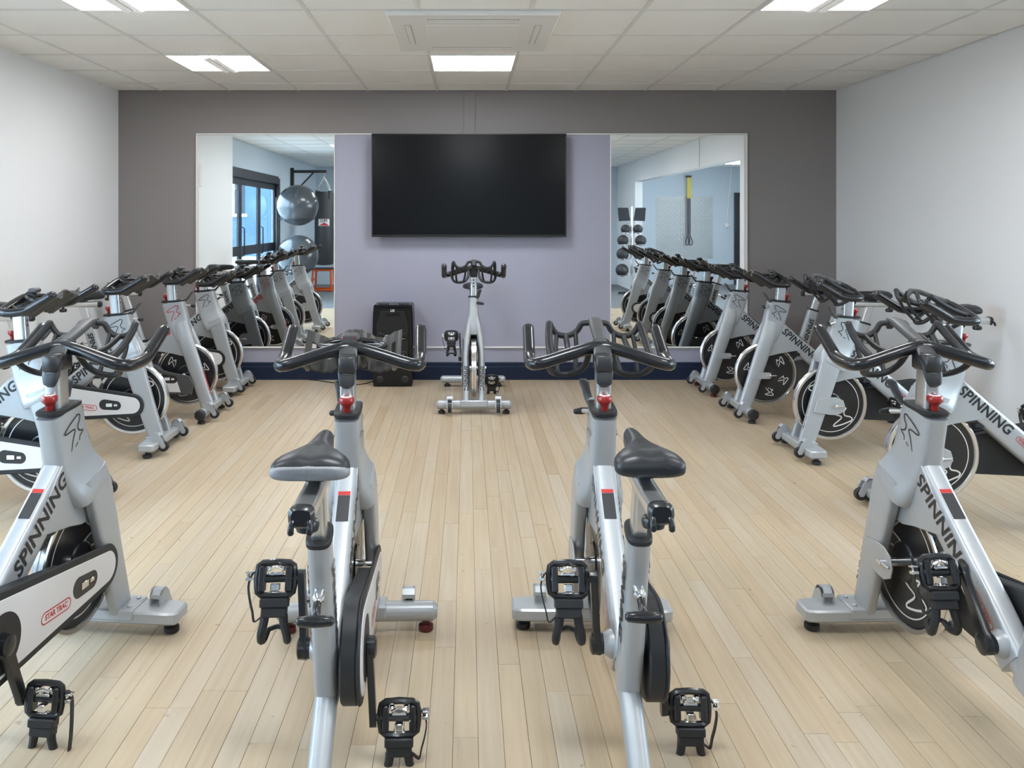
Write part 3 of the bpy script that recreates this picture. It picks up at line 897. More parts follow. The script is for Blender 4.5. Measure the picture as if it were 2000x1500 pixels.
def b_brake():
    g = Geo().box(-0.190, -0.115, -0.024, 0.024, 0.425, 0.450, 0.005)
    g.box(-0.200, -0.155, -0.026, 0.026, 0.405, 0.430, 0.004)
    return g.mesh('brake_pad', 'black_matte')
def b_bracket():
    return Geo().lathe([(0.026, -0.078), (0.030, -0.070), (0.034, -0.03), (0.034, 0.034), (0.028, 0.044), (0.020, 0.060)], (BB[0], 0, BB[1]), 'Y', 24).mesh('bottom_bracket', 'frame_silver')
def b_crank(s):
    g = Geo()
    rings = []
    for t, w in ((-0.025, 0.010), (-0.018, 0.020), (0.0, 0.025), (0.03, 0.020), (0.10, 0.0150), (0.155, 0.0145), (0.17, 0.016), (0.182, 0.012), (0.187, 0.005)):
        yy = s * ((0.058 if s > 0 else 0.086) + 0.010 * max(0, min(1, t / 0.17)))
        y0, y1 = yy, yy + s * 0.017
        rings.append([Vector((t, y0, -w)), Vector((t, (y0 * 3 + y1) / 4, -w * 1.05)), Vector((t, y1, -w * 0.8)), Vector((t, y1, w * 0.8)), Vector((t, (y0 * 3 + y1) / 4, w * 1.05)), Vector((t, y0, w))])
    g.loft(rings)
    yb = 0.040 if s > 0 else -0.070
    ye = 0.080 if s > 0 else -0.108
    g.lathe([(0.024, yb), (0.026, ye), (0.018, ye + s * 0.004), (0.004, ye + s * 0.004)], (0, 0, 0), 'Y', 20)
    return g.mesh('crank_arm', 'black_gloss', 35)
def b_pedal_body(s):
    """hangs from the axle, its flat faces front and back; y grows outwards"""
    g = Geo()
    y0 = 0.010
    def bar(pts, r): g.tube([(p[0], s * p[1], p[2]) for p in pts], r, 8, 0)
    # frame ring
    ring = [(0, y0, 0.018), (0, y0 + 0.012, 0.036), (0, y0 + 0.078, 0.036), (0, y0 + 0.090, 0.018), (0, y0 + 0.090, -0.018), (0, y0 + 0.078, -0.038), (0, y0 + 0.012, -0.038), (0, y0, -0.018)]
    g.tube([(p[0], s * p[1], p[2]) for p in ring], 0.0085, 8, 2, closed=True)
    g.tube([(0, s * 0.0, 0), (0, s * (y0 + 0.086), 0)], [0.008, 0.012, 0.013, 0.010], 10, 0)
    def bx(x0, x1, a, b, z0, z1, bev=0.003):
        lo, hi = sorted((s * a, s * b)); g.box(x0, x1, lo, hi, z0, z1, bev)
    bx(-0.014, 0.014, y0 + 0.004, y0 + 0.020, -0.030, 0.030)
    bx(-0.014, 0.014, y0 + 0.070, y0 + 0.086, -0.030, 0.030)
    return g.mesh('pedal', 'black_gloss')
def b_pedal_binding(s):
    g = Geo(); y0 = 0.010
    def bx(x0, x1, a, b, z0, z1, bev=0.002):
        lo, hi = sorted((s * a, s * b)); g.box(x0, x1, lo, hi, z0, z1, bev)
    bx(-0.015, 0.015, y0 + 0.027, y0 + 0.063, 0.008, 0.016)
    bx(-0.012, 0.012, y0 + 0.022, y0 + 0.034, 0.018, 0.029)
    bx(-0.012, 0.012, y0 + 0.056, y0 + 0.068, 0.018, 0.029)
    bx(-0.016, 0.016, y0 + 0.035, y0 + 0.055, -0.028, -0.010)
    bx(-0.010, 0.010, y0 + 0.030, y0 + 0.060, -0.034, -0.029)
    g.tube([(-0.012, s * (y0 + 0.028), 0.02), (-0.017, s * (y0 + 0.045), 0.028), (-0.012, s * (y0 + 0.062), 0.02)], 0.003, 6, 4)
    return g.mesh('cleat_binding', 'chrome')
def b_pedal_cage(s):
    g = Geo(); y0 = 0.010
    def bx(x0, x1, a, b, z0, z1, bev=0.003):
        lo, hi = sorted((s * a, s * b)); g.box(x0, x1, lo, hi, z0, z1, bev)
    bx(-0.014, 0.016, y0 + 0.010, y0 + 0.080, -0.066, -0.044)
    bx(-0.010, 0.018, y0 + 0.014, y0 + 0.076, -0.088, -0.064)
    for a, d in ((y0 + 0.023, -0.010), (y0 + 0.067, 0.010)):
        pts = [(0.004, s * a, -0.082), (0.006, s * (a + d * 0.3), -0.104), (0.012, s * (a + d * 0.9), -0.126), (0.026, s * (a + d), -0.142), (0.044, s * (a + d * 0.6), -0.140), (0.060, s * a, -0.122)]
        g.tube(pts, [0.0115, 0.0105, 0.010, 0.010, 0.009, 0.007], 8, 3)
    g.tube([(0.060, s * (y0 + 0.023), -0.122), (0.066, s * (y0 + 0.045), -0.116), (0.060, s * (y0 + 0.067), -0.122)], 0.006, 8, 3)
    return g.mesh('toe_cage', 'black_matte')
def b_pedal_strap(s, kind):
    g = Geo(); y0 = 0.010
    if kind == 0:
        pts = [(0, y0 + 0.088, 0.020), (0.0, y0 + 0.104, 0.010), (0.004, y0 + 0.112, -0.015), (0.006, y0 + 0.108, -0.045), (0.010, y0 + 0.100, -0.075), (0.012, y0 + 0.094, -0.098), (0.012, y0 + 0.078, -0.088)]
    else:
        pts = [(0, y0 + 0.088, 0.016), (0.0, y0 + 0.104, 0.020), (0.0, y0 + 0.116, 0.004), (0.0, y0 + 0.120, -0.03), (0.0, y0 + 0.122, -0.075), (0.004, y0 + 0.119, -0.118)]
    P = catmull([Vector((p[0], s * p[1], p[2])) for p in pts], 4)
    rings = []
    for i, p in enumerate(P):
        a, b = P[max(0, i - 1)], P[min(len(P) - 1, i + 1)]
        t = (b - a).normalized(); nn = Vector((0, -t.z, t.y)).normalized() * 0.0016
        w = Vector((0.0065, 0, 0))
        rings.append([p - w - nn, p + w - nn, p + w + nn, p - w + nn])
    g.loft(rings)
    return g.mesh('toe_strap', 'black_matte', 0)
def b_pedal_buckle(s):
    y0 = 0.010; g = Geo()
    lo, hi = sorted((s * (y0 + 0.102), s * (y0 + 0.118)))
    g.box(-0.010, 0.010, lo, hi, -0.004, 0.004, 0.001).box(-0.010, 0.010, lo, hi, 0.012, 0.017, 0.001)
    g.tube([(0, s * (y0 + 0.112), -0.004), (0, s * (y0 + 0.114), 0.017)], 0.003, 6)
    return g.mesh('buckle', 'chrome')
def b_post():
    st = [(-0.058, 0.600, 0.030, 0.0225), (-0.074, 0.800, 0.030, 0.0225), (-0.085, 0.938, 0.030, 0.0225)]
    return member(st, 5.0, 20).mesh('handlebar_post', 'alu', 40)
def b_post_holes():
    g = Geo()
    d = Vector((-0.011, 0, 0.138)).normalized()
    for k in range(5):
        p = Vector((-0.074, 0, 0.80)) + d * (0.02 + 0.023 * k)
        q = p + Vector((d.z, 0, -d.x)) * 0.0302
        g.lathe([(0.0055, -0.0005), (0.0055, 0.0009)], q, 'X', 8)
    return g.mesh('adjust_hole', 'black_matte')
# handlebar assembly: origin at the clamp on top of the post
def half_bar(s):
    return [(0.004, 0.0, 0.008), (-0.002, s * 0.03, 0.006), (-0.010, s * 0.09, -0.010), (-0.016, s * 0.155, -0.030), (-0.014, s * 0.188, -0.039), (0.006, s * 0.205, -0.043), (0.050, s * 0.209, -0.043), (0.098, s * 0.209, -0.036), (0.120, s * 0.208, -0.025), (0.165, s * 0.207, 0.002), (0.222, s * 0.206, 0.036)]
def b_bar():
    pts = half_bar(-1)[::-1] + half_bar(1)[1:]
    return Geo().tube(pts, 0.0185, 14, 4).mesh('handlebar', 'bar_grip', 60)
def b_stem():
    g = Geo(); rings = []
    for (xx, zz, w, h) in ((0.034, 0.002, 0.018, 0.016), (0.018, 0.010, 0.025, 0.025), (-0.010, 0.010, 0.027, 0.030), (-0.038, -0.014, 0.027, 0.031), (-0.056, -0.048, 0.0265, 0.028), (-0.060, -0.076, 0.023, 0.020), (-0.057, -0.090, 0.014, 0.011)):
        rings.append([Vector((xx + v * 0.6, u, zz + v * 0.8)) for u, v in superellipse(w, h, 3.5, 20)])
    g.loft(rings)
    g.box(-0.072, 0.012, -0.0245, 0.0245, -0.056, -0.004, 0.006)
    return g.mesh('stem', 'stem_black', 45)
def b_loops():
    g = Geo()
    for s in (-1, 1):
        g.tube([(0.150, s * 0.018, 0.062), (0.156, s * 0.040, 0.058), (0.158, s * 0.056, 0.034), (0.158, s * 0.085, 0.020), (0.158, s * 0.115, 0.024), (0.158, s * 0.130, 0.038), (0.156, s * 0.141, 0.058)], 0.0095, 8, 4)
        g.tube([(0.158, s * 0.142, 0.060), (0.120, s * 0.147, 0.032), (0.060, s * 0.149, -0.002), (-0.008, s * 0.147, -0.028)], 0.0115, 8, 3)
        g.tube([(0.158, s * 0.090, 0.020), (0.080, s * 0.092, -0.004), (0.0, s * 0.094, -0.010)], 0.009, 8, 2)
        g.tube([(0.000, s * 0.155, -0.030), (0.040, s * 0.152, -0.062), (0.072, s * 0.135, -0.082), (0.080, s * 0.100, -0.088), (0.072, s * 0.062, -0.078), (0.045, s * 0.040, -0.048), (0.006, s * 0.035, -0.002)], 0.0095, 8, 4)
        g.tube([(0.155, s * 0.120, 0.024), (0.125, s * 0.125, -0.030), (0.078, s * 0.120, -0.084)], 0.007, 8, 3)
        g.tube([(0.155, s * 0.060, 0.032), (0.125, s * 0.060, -0.026), (0.074, s * 0.072, -0.080)], 0.007, 8, 3)
    return g.mesh('forearm_loops', 'black_matte', 60)
def b_centre_pad():
    g = Geo(); rings = []
    for (xx, zz, w) in ((-0.005, 0.018, 0.017), (0.06, 0.040, 0.020), (0.13, 0.066, 0.021), (0.165, 0.068, 0.018), (0.175, 0.050, 0.012)):
        rings.append([Vector((xx, u, zz + v)) for u, v in superellipse(w, 0.011, 3.5, 16)])
    return g.loft(rings).mesh('centre_pad', 'rubber_grey', 50)
def b_rest():
    """fluted forearm rest with two troughs and slots"""
    def prof(y):
        a = abs(y)
        z = 0.020 - 0.034 * (0.5 - 0.5 * math.cos(2 * math.pi * min(1, max(0, (a - 0.012) / 0.136))))
        if a < 0.02: z = 0.022
        return z
    Y = [-0.148 + 0.296 * k / 48 for k in range(49)]
    S = [0.0, 0.028, 0.050, 0.105, 0.125, 0.150]
    d = Vector((0.80, 0, 0.60)); base = Vector((0.062, 0, -0.066))
    up = Vector((-0.6, 0, 0.8))
    g = Geo(); n = len(Y)
    def P(i, j, lift):
        fl = 0.0022 * math.cos(i * math.pi / 2)
        dep = prof(Y[i]) * (0.55 + 0.45 * S[j] / 0.15)
        return base + d * S[j] + Vector((0, Y[i], 0)) + up * (dep + fl + lift)
    th = 0.007
    for i in range(n - 1):
        for j in range(len(S) - 1):
            slot = (j == 2 and (i % 8) in (3, 4) and abs((Y[i] + Y[i + 1]) / 2) > 0.03)
            if slot: continue
            a = [P(i, j, 0), P(i + 1, j, 0), P(i + 1, j + 1, 0), P(i, j + 1, 0)]
            b = [P(i, j, -th), P(i + 1, j, -th), P(i + 1, j + 1, -th), P(i, j + 1, -th)]
            fs = [(0, 1, 2, 3), (7, 6, 5, 4)]
            def sl(ii, jj):
                return ii < 0 or ii >= n - 1 or jj < 0 or jj >= len(S) - 1 or (jj == 2 and (ii % 8) in (3, 4) and abs((Y[ii] + Y[ii + 1]) / 2) > 0.03)
            if sl(i, j - 1): fs.append((0, 4, 5, 1))
            if sl(i, j + 1): fs.append((2, 6, 7, 3))
            if sl(i - 1, j): fs.append((3, 7, 4, 0))
            if sl(i + 1, j): fs.append((1, 5, 6, 2))
            g.add(a + b, fs)
    for s in (-1, 1):
        g.tube([(0.0, s * 0.13, -0.022), (0.05, s * 0.13, -0.060), (0.09, s * 0.13, -0.045)], 0.009, 8, 2)
        g.tube([(0.0, s * 0.04, 0.0), (0.04, s * 0.04, -0.050), (0.08, s * 0.04, -0.045)], 0.009, 8, 2)
    me = g.mesh('forearm_rest', 'rest_grey', 50)
    return me
def b_inner_loop():
    pts = [(0.010, -0.03, 0.012), (0.040, -0.075, 0.006), (0.085, -0.100, 0.0), (0.125, -0.080, 0.004), (0.140, -0.03, 0.010), (0.140, 0.03, 0.010), (0.125, 0.080, 0.004), (0.085, 0.100, 0.0), (0.040, 0.075, 0.006), (0.010, 0.03, 0.012)]
    return Geo().tube(pts, 0.010, 8, 3).mesh('inner_loop', 'bar_grip', 60)
def b_console():
    g = Geo().box(0.012, 0.052, -0.026, 0.026, 0.026, 0.048, 0.006)
    return g.mesh('sensor_console', 'rubber_grey')
def b_led():
    g = Geo()
    for s in (-1, 1): g.box(0.0105, 0.0125, s * 0.014 - 0.003, s * 0.014 + 0.003, 0.033, 0.038)
    return g.mesh('console_led', 'knob_red', 0)
def b_knob():
    g = Geo().lathe([(0.011, -0.012), (0.0105, 0.018), (0.013, 0.025), (0.0205, 0.031), (0.022, 0.036), (0.022, 0.046), (0.019, 0.050), (0.004, 0.051)], (-0.114, 0, 0.775), 'Z', 20)
    return g.mesh('resistance_knob', 'knob_red', 40)
def b_knob_mark():
    g = Geo().lathe([(0.0165, 0.0), (0.0150, 0.0016), (0.0085, 0.0020)], (-0.114, 0, 0.8245), 'Z', 20, cap=False)
    return g.mesh('knob_ring', 'decal_white', 40)
def b_lever():
    g = Geo()
    rings = []
    for (xx, yy, zz, w, h) in ((0.000, 0.024, 0.770, 0.011, 0.010), (0.014, 0.030, 0.786, 0.013, 0.010), (0.034, 0.036, 0.812, 0.013, 0.008), (0.046, 0.040, 0.832, 0.016, 0.007), (0.054, 0.043, 0.840, 0.010, 0.005)):
        rings.append([Vector((xx + v, yy + u, zz)) for u, v in superellipse(w, h, 2.6, 14)])
    return g.loft(rings).mesh('post_lever', 'rubber_grey', 50)
def b_pin():
    g = Geo()
    t = Vector((-0.640 + 0.530, 0, 0.615 - 0.262)).normalized(); n = Vector((-t.z, 0, t.x))
    p = Vector((-0.607, 0, 0.515))
    g.tube([p + n * 0.02, p + n * 0.062], 0.014, 14).tube([p + n * 0.06, p + n * 0.075 - t * 0.004], 0.009, 12)
    return g.mesh('pin_boss', 'chrome')
def b_pin_handle():
    t = Vector((-0.640 + 0.530, 0, 0.615 - 0.262)).normalized(); n = Vector((-t.z, 0, t.x))
    p = Vector((-0.607, 0, 0.515)) + n * 0.075
    q = p + n * 0.040 - t * 0.012
    g = Geo().tube([p, q], [0.009, 0.010], 10)
    g.tube([q + Vector((0, -0.036, 0)), q + Vector((0, 0.036, 0))], [0.010, 0.012, 0.013, 0.012, 0.010], 12, 4)
    return g.mesh('pin_handle', 'black_gloss', 50)
def b_head_pin():
    g = Geo().tube([(0.0, 0.020, 0.752), (0.050, 0.045, 0.742)], 0.007, 10)
    return g.mesh('head_pin', 'alu')
def b_head_pin_handle():
    g = Geo().tube([(0.050, 0.022, 0.744), (0.053, 0.046, 0.741), (0.056, 0.068, 0.738)], [0.008, 0.011, 0.008], 10, 3)
    return g.mesh('head_pin_handle', 'black_matte', 50)
def b_seat_post():
    st = [(-0.610, 0.520, 0.026, 0.0175), (-0.643, 0.625, 0.026, 0.0175), (-0.684, 0.750, 0.026, 0.0175)]
    return member(st, 4.0, 18).mesh('seat_post', 'alu', 40)
def b_slider():
    st = [(-0.570, 0.756, 0.019, 0.0225), (-0.880, 0.756, 0.019, 0.0225)]
    return member(st, 3.5, 18).mesh('seat_slider', 'alu', 40)
def b_slider_cap():
    g = member([(-0.876, 0.757, 0.0215, 0.0250), (-0.890, 0.757, 0.0225, 0.0260), (-0.898, 0.757, 0.016, 0.019)], 3.0, 18)
    for s in (-1, 1):
        g.tube([(-0.890, s * 0.016, 0.752), (-0.903, s * 0.018, 0.742), (-0.905, s * 0.018, 0.730)], 0.0065, 8, 2)
    return g.mesh('end_cap', 'black_gloss', 45)
def b_slider_nose():
    return member([(-0.572, 0.756, 0.0205, 0.0240), (-0.560, 0.756, 0.0205, 0.0240), (-0.554, 0.756, 0.015, 0.017)], 3.2, 18).mesh('nose_cap', 'black_gloss', 45)
def b_slider_knob():
    return Geo().lathe([(0.008, 0.0), (0.008, -0.012), (0.022, -0.016), (0.025, -0.024), (0.022, -0.036), (0.006, -0.039)], (-0.815, 0, 0.740), 'Z', 18).mesh('slider_knob', 'black_gloss', 40)
SADDLE_X = -0.680
SADDLE_Z = 0.824
def saddle_sections():
    return [(0.148, 0.009, 0.006, -0.016), (0.141, 0.017, 0.014, -0.026), (0.115, 0.0215, 0.018, -0.032), (0.075, 0.0240, 0.020, -0.034), (0.035, 0.0290, 0.021, -0.034),
            (0.0, 0.041, 0.022, -0.032), (-0.035, 0.062, 0.023, -0.031), (-0.070, 0.0785, 0.025, -0.031), (-0.100, 0.082, 0.025, -0.030), (-0.118, 0.077, 0.020, -0.026), (-0.128, 0.062, 0.009, -0.018)]
def b_saddle():
    g = Geo(); rings = []
    secs = catmull([Vector((a, b, c)) for a, b, c, d in saddle_sections()], 3)
    bot = catmull([Vector((a, d, 0)) for a, b, c, d in saddle_sections()], 3)
    for p, q in zip(secs, bot):
        x, w, zt, zb = p.x, p.y, p.z, q.y
        ring = []
        for k in range(28):
            t = 2 * math.pi * k / 28
            c, s = math.cos(t), math.sin(t)
            yy = w * math.copysign(abs(c) ** 0.8, c)
            if s >= 0:
                zz = zt * abs(s) ** 0.75
                if w > 0.04: zz -= 0.006 * math.exp(-(yy / 0.014) ** 2)
                zz -= 0.006 * (abs(yy) / w) ** 2
            else:
                zz = zb * abs(s) ** 0.35
            ring.append(Vector((SADDLE_X + x, yy, SADDLE_Z + zz)))
        rings.append(ring)
    g.loft(rings)
    return g.mesh('saddle', 'saddle_black', 60)
def b_saddle_back():
    g = Geo(); rings = []
    secs = saddle_sections()[-5:]
    secs = [(-0.070, 0.0785, -0.004, -0.030), (-0.100, 0.0830, 0.004, -0.029), (-0.119, 0.0790, 0.007, -0.026), (-0.1305, 0.064, 0.006, -0.021), (-0.134, 0.040, 0.004, -0.014)]
    S = catmull([Vector((a, b, c)) for a, b, c, d in secs], 3); B = catmull([Vector((a, d, 0)) for a, b, c, d in secs], 3)
    for p, q in zip(S, B):
        ring = []
        for k in range(24):
            t = 2 * math.pi * k / 24; c, s = math.cos(t), math.sin(t)
            mid = (p.z + q.y) / 2; h = (p.z - q.y) / 2
            ring.append(Vector((SADDLE_X + p.x, p.y * math.copysign(abs(c) ** 0.5, c), SADDLE_Z + mid + h * math.copysign(abs(s) ** 0.6, s))))
        rings.append(ring)
    return g.loft(rings).mesh('rear_panel', 'saddle_grey', 60)
def b_saddle_rail():
    g = Geo()
    g.box(SADDLE_X - 0.045, SADDLE_X + 0.025, -0.020, 0.020, 0.766, 0.800, 0.006)
    for s in (-1, 1):
        g.tube([(SADDLE_X - 0.10, s * 0.035, 0.800), (SADDLE_X - 0.05, s * 0.022, 0.786), (SADDLE_X + 0.03, s * 0.020, 0.786), (SADDLE_X + 0.11, s * 0.008, 0.804)], 0.0045, 8, 3)
    return g.mesh('saddle_clamp', 'black_gloss')
def b_saddle_text(grey):
    g = text_geo('STAR TRAC' if grey else 'SPINNER', 0.013, 0.0002)
    if grey:
        place(g, (SADDLE_X - 0.1352, 0, 0.822), (0, -1, 0), (0, 0, 1))
    else:
        place(g, (SADDLE_X - 0.095, 0, 0.8515), (0, -1, 0), (1, 0, 0.02))
    return g.mesh('lettering', 'saddle_print' if grey else 'rubber_grey', 0)

def make_bike(label, x, y, heading, kind='nxt', bar='loops', foot='flat', red=False, dz_bar=0.0, dz_seat=0.0, dx_seat=0.0, crank=35, grey_saddle=False, cap=True, saddle_w=1.0, front_text=False, pads='black_matte', group='spin bikes'):
    e_frame = 5.0 if kind == 'nxt' else 2.6
    R = thing('spin_bike', label, 'exercise bike', (x, y, 0), heading, group, 1.04)
    P = lambda nm, key, fn, par=R, **k: obj(nm, M(key, fn), par, **k)
    dcol = 'decal_red' if red else 'decal_black'
    # feet
    if foot == 'flat':
        ff = P('front_foot', 'ff_flat', b_front_foot_flat)
    else:
        ff = P('front_foot', 'ff_round', b_front_foot_round)
        for s in ((-1, 1) if cap else ()): P('end_cap', ('cap', s), lambda: b_end_cap(s), ff, label='black rounded end cap')
    rf = P('rear_foot', 'rf', b_rear_foot)
    for s in (-1, 1):
        P('foot_pad', ('pad', pads, s), lambda: b_pad(0.195, s * 0.222, pads), ff)
        P('foot_pad', ('padr', s), lambda: b_pad(-0.725, s * 0.205, 'black_matte'), rf)
        P('transport_wheel', ('wh', s), lambda: b_wheel(s), ff)
        P('wheel_bracket', ('whb', s), lambda: b_wheel_bracket(s), ff)
        lg = P('fork_leg', ('leg', s, kind), lambda: b_leg(s, kind))
        if kind == 'nxt' or red or front_text:
            P('lettering', ('txf', s, dcol), lambda: b_text_fork(s, dcol), lg)
    hd = P('head_tube', ('head', kind), lambda: b_head(kind))
    P('collar', 'collar_h', b_collar_head, hd)
    for s in (-1, 1):
        P('logo', ('hl', s, dcol), lambda: b_head_logo(s, dcol), hd)
    for s in (-1, 1): P('gusset', ('gusset', s), lambda: b_gusset(s))
    dt = P('down_tube', ('down', kind), lambda: b_down(e_frame))
    for s in (-1, 1):
        P('lettering', ('txd', s, dcol), lambda: b_text_down(s, dcol), dt)
    P('warning_label', 'wl_b', lambda: b_label('black'), dt, label='black warning label')
    P('warning_label', 'wl_r', lambda: b_label('red'), dt, label='red strip above the warning label')
    P('brand_badge', 'badge_f', b_badge_frame, dt, label='red outlined brand badge')
    stb = P('seat_tube', 'seat_tube', b_seat_tube)
    P('collar', 'collar_s', b_collar_seat, stb)
    for s in (-1, 1):
        P('lettering', ('txs', s), lambda: b_text_seat(s), stb)
    P('rear_leg', 'rear_leg', b_rear_leg)
    P('bottom_bracket', 'bb', b_bracket)
    # flywheel
    fw = P('flywheel', 'fly', b_fly_disc)
    P('rim', ('rim', kind), lambda: b_fly_rim(kind), fw, label='polished metal rim')
    for (fs, fa) in fly_logos(kind):
        P('logo', ('flogo', kind, fs, fa), lambda: b_fly_logo(kind, fs, fa), fw)
    if kind == 'nxt':
        for fs in (-1, 1): P('ring_line', ('fline', fs), lambda: b_fly_line(fs), fw)
    P('axle', 'axle', b_axle, fw)
    P('dropout_plate', ('drop', kind), lambda: b_dropout(1) if kind == 'nxt' else b_dropout_slim(1))
    P('brake_pad', 'brake', b_brake)
    # guard
    gd = P('chain_guard', ('guard', kind), lambda: b_guard(kind))
    P('side_panel', ('gpan', kind), lambda: b_guard_panel(kind), gd, label='off-white side panel')
    P('port', 'gport', b_guard_port, gd)
    P('port_hardware', 'gbolt', b_guard_bolt, gd)
    P('crank_recess', 'grec', b_guard_recess, gd)
    P('brand_badge', 'badge_g', b_badge_guard, gd, label='red outlined brand badge')
    # cranks and pedals: the left crank points forward and up by `crank` degrees
    for s in (-1, 1):
        a = math.radians(crank) if s > 0 else math.radians(crank) + math.pi
        c = P('crank_arm', ('crank', s), lambda: b_crank(s))
        c.location = (BB[0], 0, BB[1]); c.rotation_euler = (0, -a, 0)
        px, pz = BB[0] + 0.166 * math.cos(a), BB[1] + 0.166 * math.sin(a)
        py = 0.085 if s > 0 else -0.113
        sk_ = (int(x * 37) + s) % 2
        pd = P('pedal', ('pedal', s), lambda: b_pedal_body(s))
        pd.location = (px, py, pz); pd.rotation_euler = (0, math.radians(14 + 5 * s), 0)
        P('cleat_binding', ('pb', s), lambda: b_pedal_binding(s), pd)
        P('toe_cage', ('pc', s), lambda: b_pedal_cage(s), pd)
        P('toe_strap', ('ps', s, sk_), lambda: b_pedal_strap(s, sk_), pd)
        P('buckle', ('pk', s), lambda: b_pedal_buckle(s), pd)
    # handlebar group
    up = Vector((-0.011, 0, 0.138)) / 0.138
    post = P('handlebar_post', 'post', b_post); post.location = up * dz_bar
    P('adjust_hole', 'post_holes', b_post_holes, post)
    hp = Vector((-0.045, 0, 0.945)) + up * dz_bar
    hb = P('handlebar', 'bar', b_bar); hb.location = hp
    st_ = P('stem', 'stem', b_stem); st_.location = hp
    if bar == 'loops':
        lo = P('forearm_loops', 'loops', b_loops); lo.location = hp
        P('centre_pad', 'cpad', b_centre_pad, lo)
    else:
        lo = P('forearm_rest', 'rest', b_rest); lo.location = hp
        P('inner_loop', 'iloop', b_inner_loop, lo)
        cs = P('sensor_console', 'console', b_console); cs.location = hp
        P('console_led', 'led', b_led, cs)
    kn = P('resistance_knob', 'knob', b_knob)
    P('knob_ring', 'knob_mark', b_knob_mark, kn)
    P('post_lever', 'lever', b_lever)
    hpn = P('head_pin', 'hpin', b_head_pin)
    P('head_pin_handle', 'hpinh', b_head_pin_handle, hpn)
    pn = P('pin_boss', 'pin', b_pin)
    P('pin_handle', 'pinh', b_pin_handle, pn)
    # saddle group
    ups = Vector((-0.031, 0, 0.097)) / 0.097
    sv = ups * dz_seat
    sp_ = P('seat_post', 'spost', b_seat_post); sp_.location = sv
    sl = P('seat_slider', 'slider', b_slider); sl.location = sv + Vector((dx_seat, 0, 0))
    P('end_cap', 'slcap', b_slider_cap, sl); P('nose_cap', 'slnose', b_slider_nose, sl); P('slider_knob', 'slknob', b_slider_knob, sl)
    sd = P('saddle', 'saddle', b_saddle); sd.location = sv + Vector((dx_seat, 0, 0)); sd.scale = (1, saddle_w, 1)
    P('saddle_clamp', 'srail', b_saddle_rail, sd)
    if grey_saddle:
        P('rear_panel', 'sback', b_saddle_back, sd, label='grey rear panel')
    P('lettering', ('stext', grey_saddle), lambda: b_saddle_text(grey_saddle), sd)
    return R

H = math.radians
GF, GL, GR = 'front row of spin bikes', 'left row of spin bikes', 'right row of spin bikes'
make_bike('silver spin bike at the left end of the front row, white chain guard facing us', -1.245, 2.62, H(90 - 6), group=GF, crank=108)
make_bike('front row spin bike with grey-backed saddle and fluted forearm rest, left of centre', -0.363, 2.60, H(91.8), bar='rest', foot='round', cap=False, grey_saddle=True, pads='pad_red', group=GF, crank=84)
make_bike('silver spin bike with all-black saddle, right of centre in the front row', 0.417, 2.62, H(88.7), group=GF, crank=95, saddle_w=0.9)
make_bike('silver spin bike at the right end of the front row, flywheel side facing us', 1.405, 2.62, H(90 + 1.5), group=GF, crank=62)
make_bike('instructor spin bike facing the room alone beneath the television', 0.05, 6.14, H(-90), foot='round', cap=False, kind='pro', dz_bar=0.03, dz_seat=-0.02, group='instructor bike', crank=-80, front_text=True)
make_bike('left row spin bike nearest us, mostly hidden behind the front left bike', -2.05, 3.97, H(0), bar='rest', group=GL, crank=20, dz_bar=0.025)
make_bike('second left row spin bike from us, black lettering and round-ended white guard', -2.06, 5.06, H(0), bar='rest', group=GL, crank=70, dz_bar=0.025)
make_bike('left row spin bike with red lettering and red logo', -2.005, 5.87, H(0), kind='pro', bar='rest', foot='round', red=True, group=GL, crank=110, dz_bar=0.02)
make_bike('left row spin bike farthest from us, beside the left mirror', -2.055, 6.72, H(0), bar='rest', group=GL, crank=40, dz_bar=-0.06)
make_bike('right row spin bike nearest us, behind the front right bike', 2.19, 3.87, H(180), group=GR, crank=-60, bar='loops')
make_bike('second right row spin bike from us, flat fork and large white flywheel logos', 2.18, 4.93, H(180), group=GR, crank=10)
make_bike('third right row spin bike from us, round fork and small flywheel logos', 2.14, 5.88, H(180), kind='pro', bar='rest', foot='round', group=GR, crank=50)
make_bike('right row spin bike farthest from us with red foot pads, beside the right mirror', 2.13, 6.72, H(180), kind='pro', bar='rest', foot='round', pads='pad_red', group=GR, crank=80)

# ================================================================== REAR OF THE ROOM (seen in the mirrors)
# double doors with glazed panels in the recess
def glazed_door(name, y0, y1, label):
    root = obj(name, None, kind='structure')
    root.location = (XREC - 0.06, (y0 + y1) / 2, 0)
    h = (y1 - y0) / 2; z1 = DZ - 0.10
    g = Geo()
    st = 0.08
    g.box(-0.014, 0.014, -h, -h + st, 0.0, z1).box(-0.014, 0.014, h - st, h, 0.0, z1)
    g.box(-0.014, 0.014, -h + st, h - st, z1 - 0.10, z1).box(-0.014, 0.014, -h + st, h - st, 0.0, 0.20).box(-0.014, 0.014, -h + st, h - st, 0.86, 1.00)
    obj('door_frame', g.mesh('door_frame', 'door_dark', 0), root)
    for a, b in ((0.20, 0.86), (1.00, z1 - 0.10)):
        obj('pane', boxm('pane', -0.002, 0.002, -h + st, h - st, a, b, 'door_glass'), root)
    obj('pull_handle', Geo().tube([(0.03, h - 0.05, 0.85), (0.06, h - 0.05, 0.87), (0.06, h - 0.05, 1.25), (0.03, h - 0.05, 1.27)], 0.010, 8).mesh('pull_handle', 'door_dark'), root)
    return root
